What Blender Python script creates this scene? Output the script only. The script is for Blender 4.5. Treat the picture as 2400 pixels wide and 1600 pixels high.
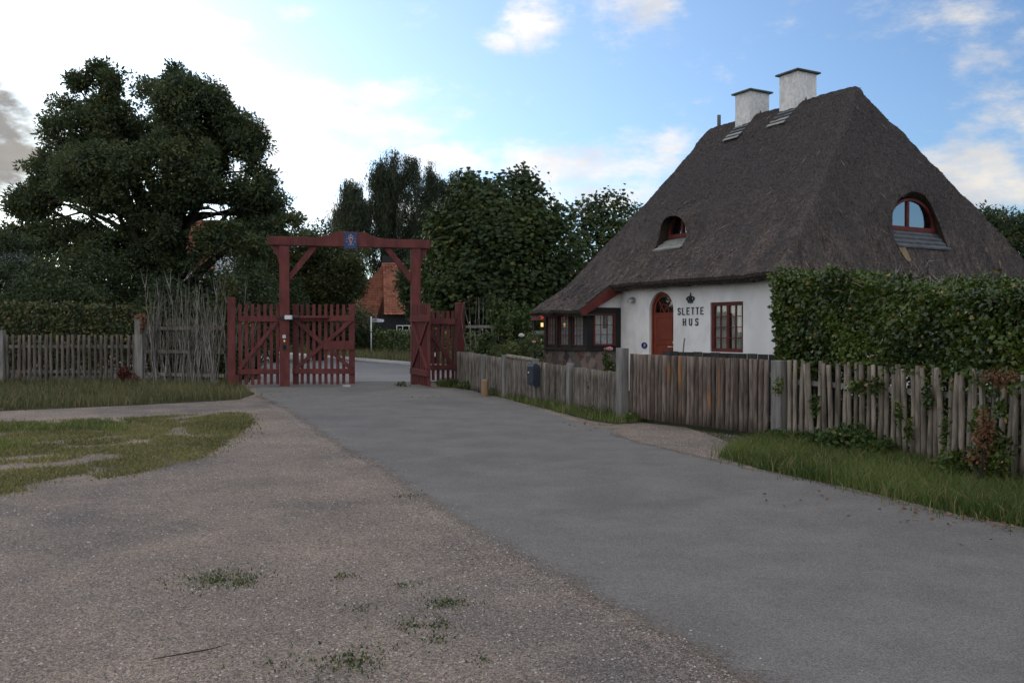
import bpy, bmesh, math, random
import numpy as np
from mathutils import Vector, Matrix, noise
from mathutils.geometry import delaunay_2d_cdt
for o in list(bpy.data.objects): bpy.data.objects.remove(o, do_unlink=True)
SC = bpy.context.scene
COL = SC.collection
R = math.radians
rng = np.random.default_rng(7)
random.seed(7)
# ---------------------------------------------------------------- camera
EYE = 1.6; F = 2047.0; HZ = 775.0
cd = bpy.data.cameras.new('camera'); cam = bpy.data.objects.new('camera', cd); COL.objects.link(cam)
cd.sensor_width = 36.0; cd.lens = F/2400*36; cd.clip_end = 5000; cd.clip_start = 0.05
cam.location = (0, 0, EYE); cam.rotation_euler = (R(90) - math.atan(25/F), 0, 0)
SC.camera = cam
def P(x, y, Z=None):                      # ground point under a photo pixel / ray point at depth Z
    if Z is None:
        Z = EYE*F/(y-HZ); return Vector(((x-1200)/F*Z, Z, 0))
    return Vector(((x-1200)/F*Z, Z, EYE+(HZ-y)/F*Z))
# ---------------------------------------------------------------- world, sun, exposure
SUN_AZ, SUN_EL = -33.0, 13.0              # degrees left of the view direction, height
w = bpy.data.worlds.new('World'); SC.world = w; w.use_nodes = True
nt = w.node_tree; nt.nodes.clear(); L = nt.links
def N(t, **k):
    n = nt.nodes.new(t)
    for a, b in k.items(): setattr(n, a, b)
    return n
def M(op, a, b=None, c=None, clamp=False):
    n = N('ShaderNodeMath', operation=op); n.use_clamp = clamp
    for i, v in enumerate((a, b, c)):
        if v is None: continue
        if isinstance(v, (int, float)): n.inputs[i].default_value = v
        else: L.new(v, n.inputs[i])
    return n.outputs[0]
sky = N('ShaderNodeTexSky', sky_type='NISHITA'); sky.sun_disc = False
sky.sun_elevation = R(SUN_EL); sky.sun_rotation = R(SUN_AZ); sky.air_density = 1.0; sky.dust_density = 0.6; sky.ozone_density = 2.0
tc = N('ShaderNodeTexCoord'); sep = N('ShaderNodeSeparateXYZ'); L.new(tc.outputs['Generated'], sep.inputs[0])
az = M('ARCTAN2', sep.outputs[0], sep.outputs[1]); el = M('ARCSINE', sep.outputs[2])
comb = N('ShaderNodeCombineXYZ'); L.new(az, comb.inputs[0]); L.new(M('MULTIPLY', el, 2.1), comb.inputs[1])
nz = N('ShaderNodeTexNoise'); nz.inputs['Scale'].default_value = 7.0; nz.inputs['Detail'].default_value = 9; nz.inputs['Roughness'].default_value = 0.6
nz.inputs['Distortion'].default_value = 0.25; L.new(comb.outputs[0], nz.inputs['Vector'])
nz2 = N('ShaderNodeTexNoise'); nz2.inputs['Scale'].default_value = 3.0; nz2.inputs['Detail'].default_value = 5; L.new(comb.outputs[0], nz2.inputs['Vector'])
def AE(x, y):
    a = math.atan((x-1200)/F); return a, math.atan((HZ-y)/F*math.cos(a))
def blob(x, y, rx, ry, s=1.0, soft=1.0):
    a0, e0 = AE(x, y)
    u = M('MULTIPLY', M('SUBTRACT', az, a0), F/rx); v = M('MULTIPLY', M('SUBTRACT', el, e0), F/ry)
    d = M('SQRT', M('ADD', M('MULTIPLY', u, u), M('MULTIPLY', v, v)))
    return M('MULTIPLY', M('SUBTRACT', 1.35, d, clamp=True), s)
bl = [(-30,350,150,150,1.6),(150,40,330,110),(-150,150,260,260),(560,210,120,60),(800,240,200,75),(560,360,300,100),(930,290,150,60),(1050,375,140,50),(470,70,120,40),
      (860,500,260,60),(1240,40,110,75),(1180,100,50,35,.8),(1490,25,120,75,.95),(1260,400,120,70),(1420,390,170,75),(1350,470,200,70),(1560,360,60,50,.7),
      (700,40,50,40,.7),(2300,400,200,110,.9),(2270,190,110,60,.48),(2480,330,120,120,.85),(2250,40,120,30,.36),(1700,620,500,110,.8),
      (3400,300,700,260,.9),(-1800,500,900,500,1.0)]
m = None
for b in bl:
    v = blob(*b)
    m = v if m is None else M('MAXIMUM', m, v)
def sstep(v, a, b_):
    q = N('ShaderNodeMapRange'); q.interpolation_type = 'SMOOTHSTEP'; L.new(v, q.inputs[0]); q.inputs[1].default_value = a; q.inputs[2].default_value = b_; return q.outputs[0]
fill_boost = M('MAXIMUM', sstep(M('ABSOLUTE', az), 1.0, 1.7), sstep(el, .55, 1.0))  # unseen clouds behind and overhead, brightness added to lift light on the ground
m = M('MAXIMUM', m, M('MULTIPLY', fill_boost, M('MULTIPLY', nz2.outputs['Fac'], 1.7)))
def hole(a0, e0, ra, re):
    u = M('MULTIPLY', M('SUBTRACT', az, a0), 1/ra); v = M('MULTIPLY', M('SUBTRACT', el, e0), 1/re)
    return M('SUBTRACT', 1.6, M('SQRT', M('ADD', M('MULTIPLY', u, u), M('MULTIPLY', v, v))), clamp=True)
hl_ = hole(1.70, .22, .38, .16)
m = M('SUBTRACT', m, M('MULTIPLY', hl_, 1.6))
nz3 = N('ShaderNodeTexNoise'); nz3.inputs['Scale'].default_value = 24; nz3.inputs['Detail'].default_value = 8; nz3.inputs['Roughness'].default_value = .65; L.new(comb.outputs[0], nz3.inputs['Vector'])
m = M('ADD', m, M('ADD', M('MULTIPLY', M('SUBTRACT', nz.outputs['Fac'], 0.5), 3.0), M('MULTIPLY', M('SUBTRACT', nz3.outputs['Fac'], 0.5), 1.5)))
mr = N('ShaderNodeMapRange'); mr.interpolation_type = 'SMOOTHSTEP'; L.new(m, mr.inputs[0]); mr.inputs[1].default_value = .15; mr.inputs[2].default_value = 1.35
# bright, thin veil of cloud round the hidden sun; in view, cloud brightness falls off away from it
def glow(rx, ry, x=250, y=200):
    a0, e0 = AE(x, y)
    u = M('MULTIPLY', M('SUBTRACT', az, a0), 1/rx); v = M('MULTIPLY', M('SUBTRACT', el, e0), 1/ry)
    return M('POWER', 2.718, M('MULTIPLY', M('ADD', M('MULTIPLY', u, u), M('MULTIPLY', v, v)), -1.0))
gl = glow(.60, .50)
ccol = N('ShaderNodeMix', data_type='RGBA'); ccol.inputs[6].default_value = (.66,.69,.76,1); ccol.inputs[7].default_value = (1.0,.945,.872,1)
sh = N('ShaderNodeTexNoise'); sh.inputs['Scale'].default_value = 9; sh.inputs['Detail'].default_value = 4; L.new(comb.outputs[0], sh.inputs['Vector'])
shr = N('ShaderNodeMapRange'); L.new(sh.outputs['Fac'], shr.inputs[0]); shr.inputs[1].default_value = .32; shr.inputs[2].default_value = .60
L.new(shr.outputs[0], ccol.inputs[0])
dark = blob(-10, 350, 120, 140, 1.0)
dkn = M('ADD', dark, M('MULTIPLY', M('SUBTRACT', nz.outputs['Fac'], .5), .9))
dk = N('ShaderNodeMapRange'); dk.interpolation_type = 'SMOOTHSTEP'; L.new(dkn, dk.inputs[0]); dk.inputs[1].default_value = .15; dk.inputs[2].default_value = .6; dk.inputs[3].default_value = 1; dk.inputs[4].default_value = .30
CLOUD = M('MULTIPLY', M('ADD', M('ADD', 4.3, M('MULTIPLY', fill_boost, 5.7)), M('MULTIPLY', gl, 3.2)), dk.outputs[0])
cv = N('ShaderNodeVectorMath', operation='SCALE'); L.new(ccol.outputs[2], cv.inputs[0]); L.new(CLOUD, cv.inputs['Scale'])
skt = N('ShaderNodeVectorMath', operation='MULTIPLY'); L.new(sky.outputs[0], skt.inputs[0]); skt.inputs[1].default_value = (.50, .64, .85)
skv = N('ShaderNodeVectorMath', operation='ADD'); L.new(skt.outputs[0], skv.inputs[0])
gv = N('ShaderNodeVectorMath', operation='SCALE'); gv.inputs[0].default_value = (1.65, 2.05, 2.25); L.new(glow(.75, .6), gv.inputs['Scale']); L.new(gv.outputs[0], skv.inputs[1])
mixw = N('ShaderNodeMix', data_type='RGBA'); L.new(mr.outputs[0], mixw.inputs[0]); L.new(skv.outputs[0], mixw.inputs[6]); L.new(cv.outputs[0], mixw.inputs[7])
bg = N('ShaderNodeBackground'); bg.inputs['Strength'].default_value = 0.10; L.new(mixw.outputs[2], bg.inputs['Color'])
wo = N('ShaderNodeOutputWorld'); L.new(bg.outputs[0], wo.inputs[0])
sd = bpy.data.lights.new('sun', 'SUN'); sd.energy = 0.5; sd.angle = R(14); sd.color = (1.0, .86, .70)
so = bpy.data.objects.new('sun', sd); COL.objects.link(so)
sv = Vector((math.sin(R(SUN_AZ))*math.cos(R(SUN_EL)), math.cos(R(SUN_AZ))*math.cos(R(SUN_EL)), math.sin(R(SUN_EL))))
so.rotation_euler = sv.to_track_quat('Z', 'Y').to_euler(); so.location = (0, 0, 30)
SC.view_settings.view_transform = 'Standard'; SC.view_settings.look = 'None'; SC.view_settings.gamma = 1; SC.view_settings.exposure = 0.95
# ---------------------------------------------------------------- materials
def newmat(name):
    m = bpy.data.materials.new(name); m.use_nodes = True
    return m, m.node_tree, m.node_tree.nodes, m.node_tree.links, m.node_tree.nodes['Principled BSDF']
def noisemat(name, c1, c2, scale=8, detail=6, rough=.8, bump=.2, bscale=None, stretch=(1,1,1), c3=None, s3=1.5, t3=(.52,.62), rand=0, spec=.3, rnd_col=None, lo=.38, hi=.62, dist=.02):
    m, t, n, l, p = newmat(name)
    tc = n.new('ShaderNodeTexCoord'); mp = n.new('ShaderNodeMapping'); mp.inputs['Scale'].default_value = stretch
    l.new(tc.outputs['Object'], mp.inputs[0])
    vec = mp.outputs[0]
    if rand:
        oi = n.new('ShaderNodeObjectInfo'); ad = n.new('ShaderNodeVectorMath'); ad.operation = 'ADD'
        sc = n.new('ShaderNodeMath'); sc.operation = 'MULTIPLY'; sc.inputs[1].default_value = 37.0; l.new(oi.outputs['Random'], sc.inputs[0])
        l.new(mp.outputs[0], ad.inputs[0]); l.new(sc.outputs[0], ad.inputs[1]); vec = ad.outputs[0]
    a = n.new('ShaderNodeTexNoise'); a.inputs['Scale'].default_value = scale; a.inputs['Detail'].default_value = detail; a.inputs['Roughness'].default_value = .6; l.new(vec, a.inputs['Vector'])
    mr = n.new('ShaderNodeMapRange'); mr.inputs[1].default_value = lo; mr.inputs[2].default_value = hi; l.new(a.outputs['Fac'], mr.inputs[0])
    mx = n.new('ShaderNodeMix'); mx.data_type = 'RGBA'; mx.inputs[6].default_value = (*c1, 1); mx.inputs[7].default_value = (*c2, 1); l.new(mr.outputs[0], mx.inputs[0])
    out = mx.outputs[2]
    if c3:
        b = n.new('ShaderNodeTexNoise'); b.inputs['Scale'].default_value = s3; b.inputs['Detail'].default_value = 5; l.new(vec, b.inputs['Vector'])
        m3 = n.new('ShaderNodeMapRange'); m3.inputs[1].default_value = t3[0]; m3.inputs[2].default_value = t3[1]; l.new(b.outputs['Fac'], m3.inputs[0])
        x3 = n.new('ShaderNodeMix'); x3.data_type = 'RGBA'; x3.inputs[7].default_value = (*c3, 1); l.new(m3.outputs[0], x3.inputs[0]); l.new(out, x3.inputs[6]); out = x3.outputs[2]
    if rand:
        hs = n.new('ShaderNodeHueSaturation'); r2 = n.new('ShaderNodeMapRange'); r2.inputs[3].default_value = 1-rand; r2.inputs[4].default_value = 1+rand
        l.new(oi.outputs['Random'], r2.inputs[0]); l.new(r2.outputs[0], hs.inputs['Value']); l.new(out, hs.inputs['Color']); out = hs.outputs[0]
    l.new(out, p.inputs['Base Color']); p.inputs['Roughness'].default_value = rough; p.inputs['Specular IOR Level'].default_value = spec
    if bump:
        bn = n.new('ShaderNodeTexNoise'); bn.inputs['Scale'].default_value = bscale or scale*3; bn.inputs['Detail'].default_value = 5; l.new(vec, bn.inputs['Vector'])
        bp = n.new('ShaderNodeBump'); bp.inputs['Strength'].default_value = bump; bp.inputs['Distance'].default_value = dist; l.new(bn.outputs['Fac'], bp.inputs['Height']); l.new(bp.outputs[0], p.inputs['Normal'])
    return m
def leafmat(name, dark, light, odd=(.20,.13,.03), trans=.35, rough=.55, spec=.3):
    m, t, n, l, p = newmat(name)
    at = n.new('ShaderNodeAttribute'); at.attribute_name = 'tone'
    cr = n.new('ShaderNodeValToRGB'); l.new(at.outputs['Fac'], cr.inputs[0])
    e = cr.color_ramp.elements; e[0].position = 0; e[0].color = (*dark, 1); e[1].position = .88; e[1].color = (*light, 1)
    x = cr.color_ramp.elements.new(.97); x.color = (*odd, 1)
    l.new(cr.outputs[0], p.inputs['Base Color']); p.inputs['Roughness'].default_value = rough; p.inputs['Specular IOR Level'].default_value = spec
    tr = n.new('ShaderNodeBsdfTranslucent'); l.new(cr.outputs[0], tr.inputs['Color'])
    mx = n.new('ShaderNodeMixShader'); mx.inputs[0].default_value = trans; l.new(p.outputs[0], mx.inputs[1]); l.new(tr.outputs[0], mx.inputs[2])
    l.new(mx.outputs[0], n['Material Output'].inputs['Surface'])
    return m
def flat(name, c, rough=.6, metal=0, spec=.3):
    m, t, n, l, p = newmat(name); p.inputs['Base Color'].default_value = (*c, 1); p.inputs['Roughness'].default_value = rough; p.inputs['Metallic'].default_value = metal; p.inputs['Specular IOR Level'].default_value = spec
    return m
MT = {}
MT['red'] = noisemat('red_paint', (.085,.020,.019), (.135,.034,.030), 5, 6, .62, .12, 40, (1,1,.4), c3=(.060,.016,.016), s3=1.2, t3=(.5,.7), rand=.06, spec=.25)
MT['door'] = noisemat('door_paint', (.150,.028,.014), (.19,.038,.018), 4, 4, .45, .05, 30, spec=.35)
MT['dkred'] = noisemat('dark_red_paint', (.085,.018,.015), (.125,.026,.022), 5, 5, .6, .1, 40)
MT['pole'] = noisemat('weathered_pole', (.080,.062,.052), (.175,.142,.120), 9, 7, .9, .5, 30, (2.2,2.2,.35), c3=(.34,.17,.08), s3=1.6, t3=(.64,.70), rand=.40, spec=.15)
MT['polegrey'] = noisemat('silver_grey_pole', (.075,.066,.056), (.18,.16,.138), 9, 7, .9, .5, 30, (2.2,2.2,.35), c3=(.24,.15,.09), s3=1.6, t3=(.68,.76), rand=.25, spec=.15)
MT['polelite'] = noisemat('pale_bark_pole', (.11,.092,.072), (.27,.23,.185), 8, 7, .9, .5, 30, (2,2,.4), c3=(.34,.15,.07), s3=1.2, t3=(.68,.74), rand=.30, spec=.15)
MT['leftpick'] = noisemat('lichen_paling', (.070,.058,.048), (.155,.132,.112), 9, 7, .9, .4, 30, (2.2,2.2,.4), c3=(.22,.13,.07), s3=2.2, t3=(.66,.76), rand=.22, spec=.15)
MT['post'] = noisemat('grey_timber_post', (.125,.12,.11), (.22,.21,.195), 6, 7, .85, .3, 30, (2,2,.25), c3=(.11,.10,.09), s3=2, t3=(.6,.8), spec=.2)
MT['stick'] = noisemat('bare_stick_bark', (.07,.065,.058), (.24,.22,.20), 7, 5, .9, .3, 30, (1,1,.4), rand=.35)
MT['black'] = noisemat('black_tar_wood', (.010,.011,.012), (.020,.020,.020), 8, 5, .6, .3, 30, (3,3,.4), spec=.25)
MT['blackboard'] = noisemat('black_board', (.018,.017,.017), (.045,.040,.036), 8, 6, .85, .3, 30, (2,2,.4), rand=.3)
MT['white'] = noisemat('limewash', (.62,.615,.605), (.76,.75,.735), 2.6, 9, .92, .5, 9, (1,1,.6), c3=(.50,.49,.47), s3=1.3, t3=(.52,.80), spec=.1, dist=.012)
MT['chim'] = noisemat('chimney_render', (.54,.54,.53), (.72,.71,.69), 13, 9, .95, .6, 26, (1,1,.7), c3=(.44,.445,.44), s3=3.2, t3=(.5,.8), spec=.1)
MT['slate'] = noisemat('slate', (.055,.062,.072), (.095,.10,.11), 6, 5, .6, .15, 25, spec=.3)
MT['slatepale'] = noisemat('pale_slate', (.17,.175,.165), (.27,.27,.25), 6, 5, .7, .2, 25)
MT['zinc'] = noisemat('chimney_slab', (.06,.072,.068), (.10,.115,.105), 6, 5, .7, .2, 25)
MT['grey'] = flat('lamp_metal', (.30,.30,.31), .45, .4)
MT['mail'] = noisemat('mailbox_paint', (.020,.027,.038), (.030,.038,.050), 6, 4, .42, .05, 40, spec=.4)
MT['greenmetal'] = noisemat('verdigris_iron', (.018,.026,.022), (.035,.048,.040), 14, 5, .6, .2, 30)
MT['curtain'] = noisemat('curtain_cloth', (.52,.52,.50), (.74,.73,.70), 7, 4, .95, .3, 10, (6,6,.3))
MT['lace'] = noisemat('lace_cloth', (.52,.53,.57), (.74,.74,.76), 9, 5, .95, .3, 16)
MT['interior'] = flat('interior_shade', (.02,.02,.02), .9)  # near-black sheets behind the panes, shade of unlit rooms painted in
MT['pink'] = noisemat('pink_petals', (.62,.30,.34), (.75,.48,.48), 30, 3, .7, .3, 60)
MT['wpetal'] = noisemat('white_petals', (.72,.70,.68), (.82,.80,.78), 30, 3, .7, .3, 60)
MT['bark'] = noisemat('bark', (.018,.015,.012), (.045,.038,.030), 7, 6, .95, .6, 15, (1.5,1.5,.4))
MT['birchbark'] = noisemat('birch_bark', (.06,.055,.05), (.30,.29,.27), 5, 6, .9, .4, 15, (1,1,2))
MT['bollard'] = noisemat('fresh_timber', (.19,.12,.065), (.27,.18,.10), 8, 6, .8, .3, 30, (2,2,.4))
MT['brass'] = flat('brass', (.80,.52,.25), .25, 1)
MT['silver'] = noisemat('silver_paint', (.50,.53,.55), (.60,.62,.63), 10, 3, .4, .03, 40)
MT['dark'] = flat('black_plastic', (.02,.022,.025), .5)
MT['blue'] = noisemat('enamel_blue', (.006,.010,.10), (.012,.020,.16), 10, 3, .25, 0, spec=.5)
MT['plaque'] = noisemat('plaque_blue', (.020,.040,.115), (.028,.052,.14), 8, 3, .5, .03, 40)
MT['navy'] = flat('sign_navy', (.015,.025,.09), .5)
MT['signwhite'] = noisemat('sign_white', (.62,.63,.66), (.70,.70,.72), 8, 3, .5, 0)
MT['gold'] = noisemat('faded_gold', (.42,.27,.20), (.55,.42,.34), 30, 3, .6, 0)
MT['whitepaint'] = noisemat('white_paint', (.55,.56,.57), (.68,.68,.68), 8, 4, .6, .1, 40)
MT['kerb'] = noisemat('kerb_stone', (.30,.30,.29), (.42,.41,.40), 12, 5, .85, .3, 40)
MT['pave'] = noisemat('pavement_slab', (.25,.245,.24), (.33,.325,.315), 8, 6, .9, .2, 40)
MT['stone'] = noisemat('pebble', (.10,.095,.09), (.42,.38,.34), 40, 3, .9, .2, 90, rand=0)
MT['broom'] = noisemat('wooden_handle', (.12,.10,.06), (.18,.15,.09), 10, 4, .8, .1, 40)
# glass
def glassmat(name, tint, ior, rough=.02):
    m, t, n, l, p = newmat(name)
    g = n.new('ShaderNodeBsdfGlossy'); g.inputs['Roughness'].default_value = rough
    tr = n.new('ShaderNodeBsdfTransparent'); tr.inputs['Color'].default_value = (*tint, 1)
    lw = n.new('ShaderNodeLayerWeight'); lw.inputs['Blend'].default_value = .3; fr = n.new('ShaderNodeMath'); fr.operation = 'MULTIPLY_ADD'; fr.inputs[1].default_value = .5; fr.inputs[2].default_value = ior; fr.use_clamp = True; l.new(lw.outputs['Facing'], fr.inputs[0])
    mx = n.new('ShaderNodeMixShader'); l.new(fr.outputs[0], mx.inputs[0]); l.new(tr.outputs[0], mx.inputs[1]); l.new(g.outputs[0], mx.inputs[2]); l.new(mx.outputs[0], n['Material Output'].inputs['Surface'])
    return m
MT['glass'] = glassmat('window_glass', (.86,.88,.87), .05)
MT['skyglass'] = glassmat('coated_glass', (.25,.28,.30), .34)
m_, t_, n_, l_, p_ = newmat('lamp_glow'); p_.inputs['Base Color'].default_value = (.9,.6,.3,1); p_.inputs['Emission Color'].default_value = (1,.55,.22,1); p_.inputs['Emission Strength'].default_value = .7; MT['glow'] = m_
m_, t_, n_, l_, p_ = newmat('candle_glow'); p_.inputs['Base Color'].default_value = (.9,.7,.3,1); p_.inputs['Emission Color'].default_value = (1,.80,.40,1); p_.inputs['Emission Strength'].default_value = .55; MT['candle'] = m_
m_, t_, n_, l_, p_ = newmat('ember_glow'); p_.inputs['Base Color'].default_value = (.5,.05,.02,1); p_.inputs['Emission Color'].default_value = (1,.08,.02,1); p_.inputs['Emission Strength'].default_value = .35; MT['ember'] = m_
# thatch
def thatchmat():
    m, t, n, l, p = newmat('thatch')
    tc = n.new('ShaderNodeTexCoord'); mp = n.new('ShaderNodeMapping'); mp.inputs['Scale'].default_value = (1,1,.42); l.new(tc.outputs['Object'], mp.inputs[0])
    def nse(s, d, v=mp.outputs[0]):
        a = n.new('ShaderNodeTexNoise'); a.inputs['Scale'].default_value = s; a.inputs['Detail'].default_value = d; a.inputs['Roughness'].default_value = .7; l.new(v, a.inputs['Vector']); return a.outputs['Fac']
    def ramp(f, a, b):
        r = n.new('ShaderNodeMapRange'); r.inputs[1].default_value = a; r.inputs[2].default_value = b; l.new(f, r.inputs[0]); return r.outputs[0]
    def mix(f, a, b):
        x = n.new('ShaderNodeMix'); x.data_type = 'RGBA'; l.new(f, x.inputs[0])
        for i, c in ((6, a), (7, b)):
            if isinstance(c, tuple): x.inputs[i].default_value = (*c, 1)
            else: l.new(c, x.inputs[i])
        return x.outputs[2]
    c = mix(ramp(nse(34, 8), .38, .64), (.042,.038,.038), (.116,.105,.102))
    sp = n.new('ShaderNodeSeparateXYZ'); l.new(tc.outputs['Object'], sp.inputs[0])
    low = n.new('ShaderNodeMapRange'); low.inputs[1].default_value = 5.6; low.inputs[2].default_value = 2.6; low.inputs[3].default_value = 0; low.inputs[4].default_value = 1; l.new(sp.outputs[2], low.inputs[0])
    mm = n.new('ShaderNodeMath'); mm.operation = 'MULTIPLY'; l.new(ramp(nse(2.2, 7), .42, .56), mm.inputs[0]); l.new(low.outputs[0], mm.inputs[1])
    c = mix(mm.outputs[0], c, mix(ramp(nse(16, 6), .4, .6), (.085,.064,.056), (.24,.19,.165)))
    mm2 = n.new('ShaderNodeMath'); mm2.operation = 'MULTIPLY'; l.new(ramp(nse(4.5, 7), .54, .64), mm2.inputs[0]); l.new(low.outputs[0], mm2.inputs[1])
    c = mix(mm2.outputs[0], c, (.018,.014,.011))
    l.new(c, p.inputs['Base Color']); p.inputs['Roughness'].default_value = .95; p.inputs['Specular IOR Level'].default_value = .08
    bp = n.new('ShaderNodeBump'); bp.inputs['Strength'].default_value = 1.0; bp.inputs['Distance'].default_value = .07; l.new(nse(22, 9), bp.inputs['Height']); l.new(bp.outputs[0], p.inputs['Normal'])
    return m
MT['thatch'] = thatchmat()
MT['reed'] = leafmat('reed', (.040,.036,.036), (.150,.135,.130), (.34,.27,.19), .0, .95, .05)
MT['thatchdark'] = noisemat('cut_reed_ends', (.030,.025,.020), (.075,.062,.050), 40, 6, .95, .8, 60, spec=.05)
MT['straw'] = noisemat('fresh_reed', (.17,.125,.08), (.25,.19,.12), 30, 6, .95, .6, 60, spec=.05)
# grounds
def groundmat(name, c1, c2, speck, s=55, patch=None, bump=.5, dist=.012, cscale=.9, vs=95, patchc=None):
    m, t, n, l, p = newmat(name)
    tc = n.new('ShaderNodeTexCoord'); o = tc.outputs['Object']
    def nse(sc, d=5, r=.6):
        a = n.new('ShaderNodeTexNoise'); a.inputs['Scale'].default_value = sc; a.inputs['Detail'].default_value = d; a.inputs['Roughness'].default_value = r; l.new(o, a.inputs['Vector']); return a.outputs['Fac']
    def rr(f, a, b, c=0, d=1):
        r = n.new('ShaderNodeMapRange'); r.inputs[1].default_value = a; r.inputs[2].default_value = b; r.inputs[3].default_value = c; r.inputs[4].default_value = d; l.new(f, r.inputs[0]); return r.outputs[0]
    def mix(f, a, b):
        x = n.new('ShaderNodeMix'); x.data_type = 'RGBA'; l.new(f, x.inputs[0])
        for i, c in ((6, a), (7, b)):
            if isinstance(c, tuple): x.inputs[i].default_value = (*c, 1)
            else: l.new(c, x.inputs[i])
        return x.outputs[2]
    c = mix(rr(nse(cscale, 6), .36, .64), c1, c2)
    if patchc: c = mix(rr(nse(.35, 7), .50, .66), c, patchc)
    v = n.new('ShaderNodeTexVoronoi'); v.inputs['Scale'].default_value = vs; l.new(o, v.inputs['Vector'])
    sepc = n.new('ShaderNodeSeparateColor'); l.new(v.outputs['Color'], sepc.inputs[0])
    hs = n.new('ShaderNodeHueSaturation'); l.new(rr(sepc.outputs[0], 0, 1, 1-speck, 1+speck), hs.inputs['Value']); l.new(c, hs.inputs['Color'])
    c = hs.outputs[0]
    hs2 = n.new('ShaderNodeHueSaturation'); l.new(rr(nse(s, 6, .7), .3, .7, .72, 1.28), hs2.inputs['Value']); l.new(c, hs2.inputs['Color']); c = hs2.outputs[0]
    l.new(c, p.inputs['Base Color']); p.inputs['Roughness'].default_value = .93; p.inputs['Specular IOR Level'].default_value = .12
    ad = n.new('ShaderNodeMath'); ad.operation = 'ADD'; l.new(rr(v.outputs['Distance'], 0, .6, 1, 0), ad.inputs[0]); l.new(nse(s*.4, 8, .7), ad.inputs[1])
    bp = n.new('ShaderNodeBump'); bp.inputs['Strength'].default_value = bump; bp.inputs['Distance'].default_value = dist; l.new(ad.outputs[0], bp.inputs['Height']); l.new(bp.outputs[0], p.inputs['Normal'])
    return m
MT['gravel'] = groundmat('gravel', (.200,.165,.140), (.300,.240,.192), .45, 60, patchc=(.135,.124,.118), bump=.9)
MT['asphalt'] = groundmat('asphalt', (.146,.138,.128), (.178,.170,.159), .30, 90, bump=.45, dist=.008, cscale=1.6, vs=150, patchc=(.130,.125,.120))
MT['asphalt2'] = groundmat('pale_asphalt', (.20,.20,.205), (.235,.23,.23), .15, 90, bump=.3, dist=.006, cscale=.5, vs=120)
MT['soil'] = groundmat('grass_soil', (.045,.050,.020), (.075,.070,.035), .35, 40, bump=.8, dist=.03)
MT['fargrass'] = groundmat('meadow', (.035,.045,.016), (.060,.062,.026), .2, 20, bump=.6, dist=.05, cscale=.2)
LM = {}
LM['grass'] = leafmat('grass_blades', (.038,.075,.014), (.155,.200,.048), (.30,.24,.11), .3)
LM['yardgrass'] = leafmat('yard_grass_blades', (.080,.090,.024), (.24,.225,.080), (.30,.24,.12), .3)
LM['longgrass'] = leafmat('dry_grass_blades', (.045,.056,.018), (.165,.160,.062), (.26,.20,.11), .25)
LM['hedge'] = leafmat('hedge_leaves', (.008,.022,.004), (.100,.150,.020), (.27,.20,.05), .22, .38, .5)
LM['hedgedark'] = leafmat('beech_leaves', (.020,.034,.013), (.085,.100,.030), (.18,.13,.05), .22, .5)
LM['bigtree'] = leafmat('tree_leaves', (.036,.058,.032), (.110,.142,.058), (.20,.17,.04), .38)
LM['darkshrub'] = leafmat('shrub_leaves', (.030,.050,.026), (.080,.112,.044), (.14,.13,.03), .3)
LM['chestnut'] = leafmat('chestnut_leaves', (.016,.034,.010), (.066,.100,.025), (.17,.15,.03), .32)
LM['birch'] = leafmat('birch_leaves', (.026,.040,.024), (.070,.088,.046), (.12,.12,.06), .35)
LM['oak'] = leafmat('olive_leaves', (.026,.038,.015), (.085,.098,.030), (.15,.12,.03), .3)
LM['rose'] = leafmat('rose_leaves', (.020,.042,.014), (.085,.115,.035), (.22,.19,.05), .25)
LM['brownleaf'] = leafmat('withered_leaves', (.10,.045,.022), (.26,.14,.075), (.32,.2,.1), .25)
LM['weed'] = leafmat('weed_leaves', (.020,.050,.012), (.075,.115,.028), (.18,.16,.04), .25)
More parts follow.
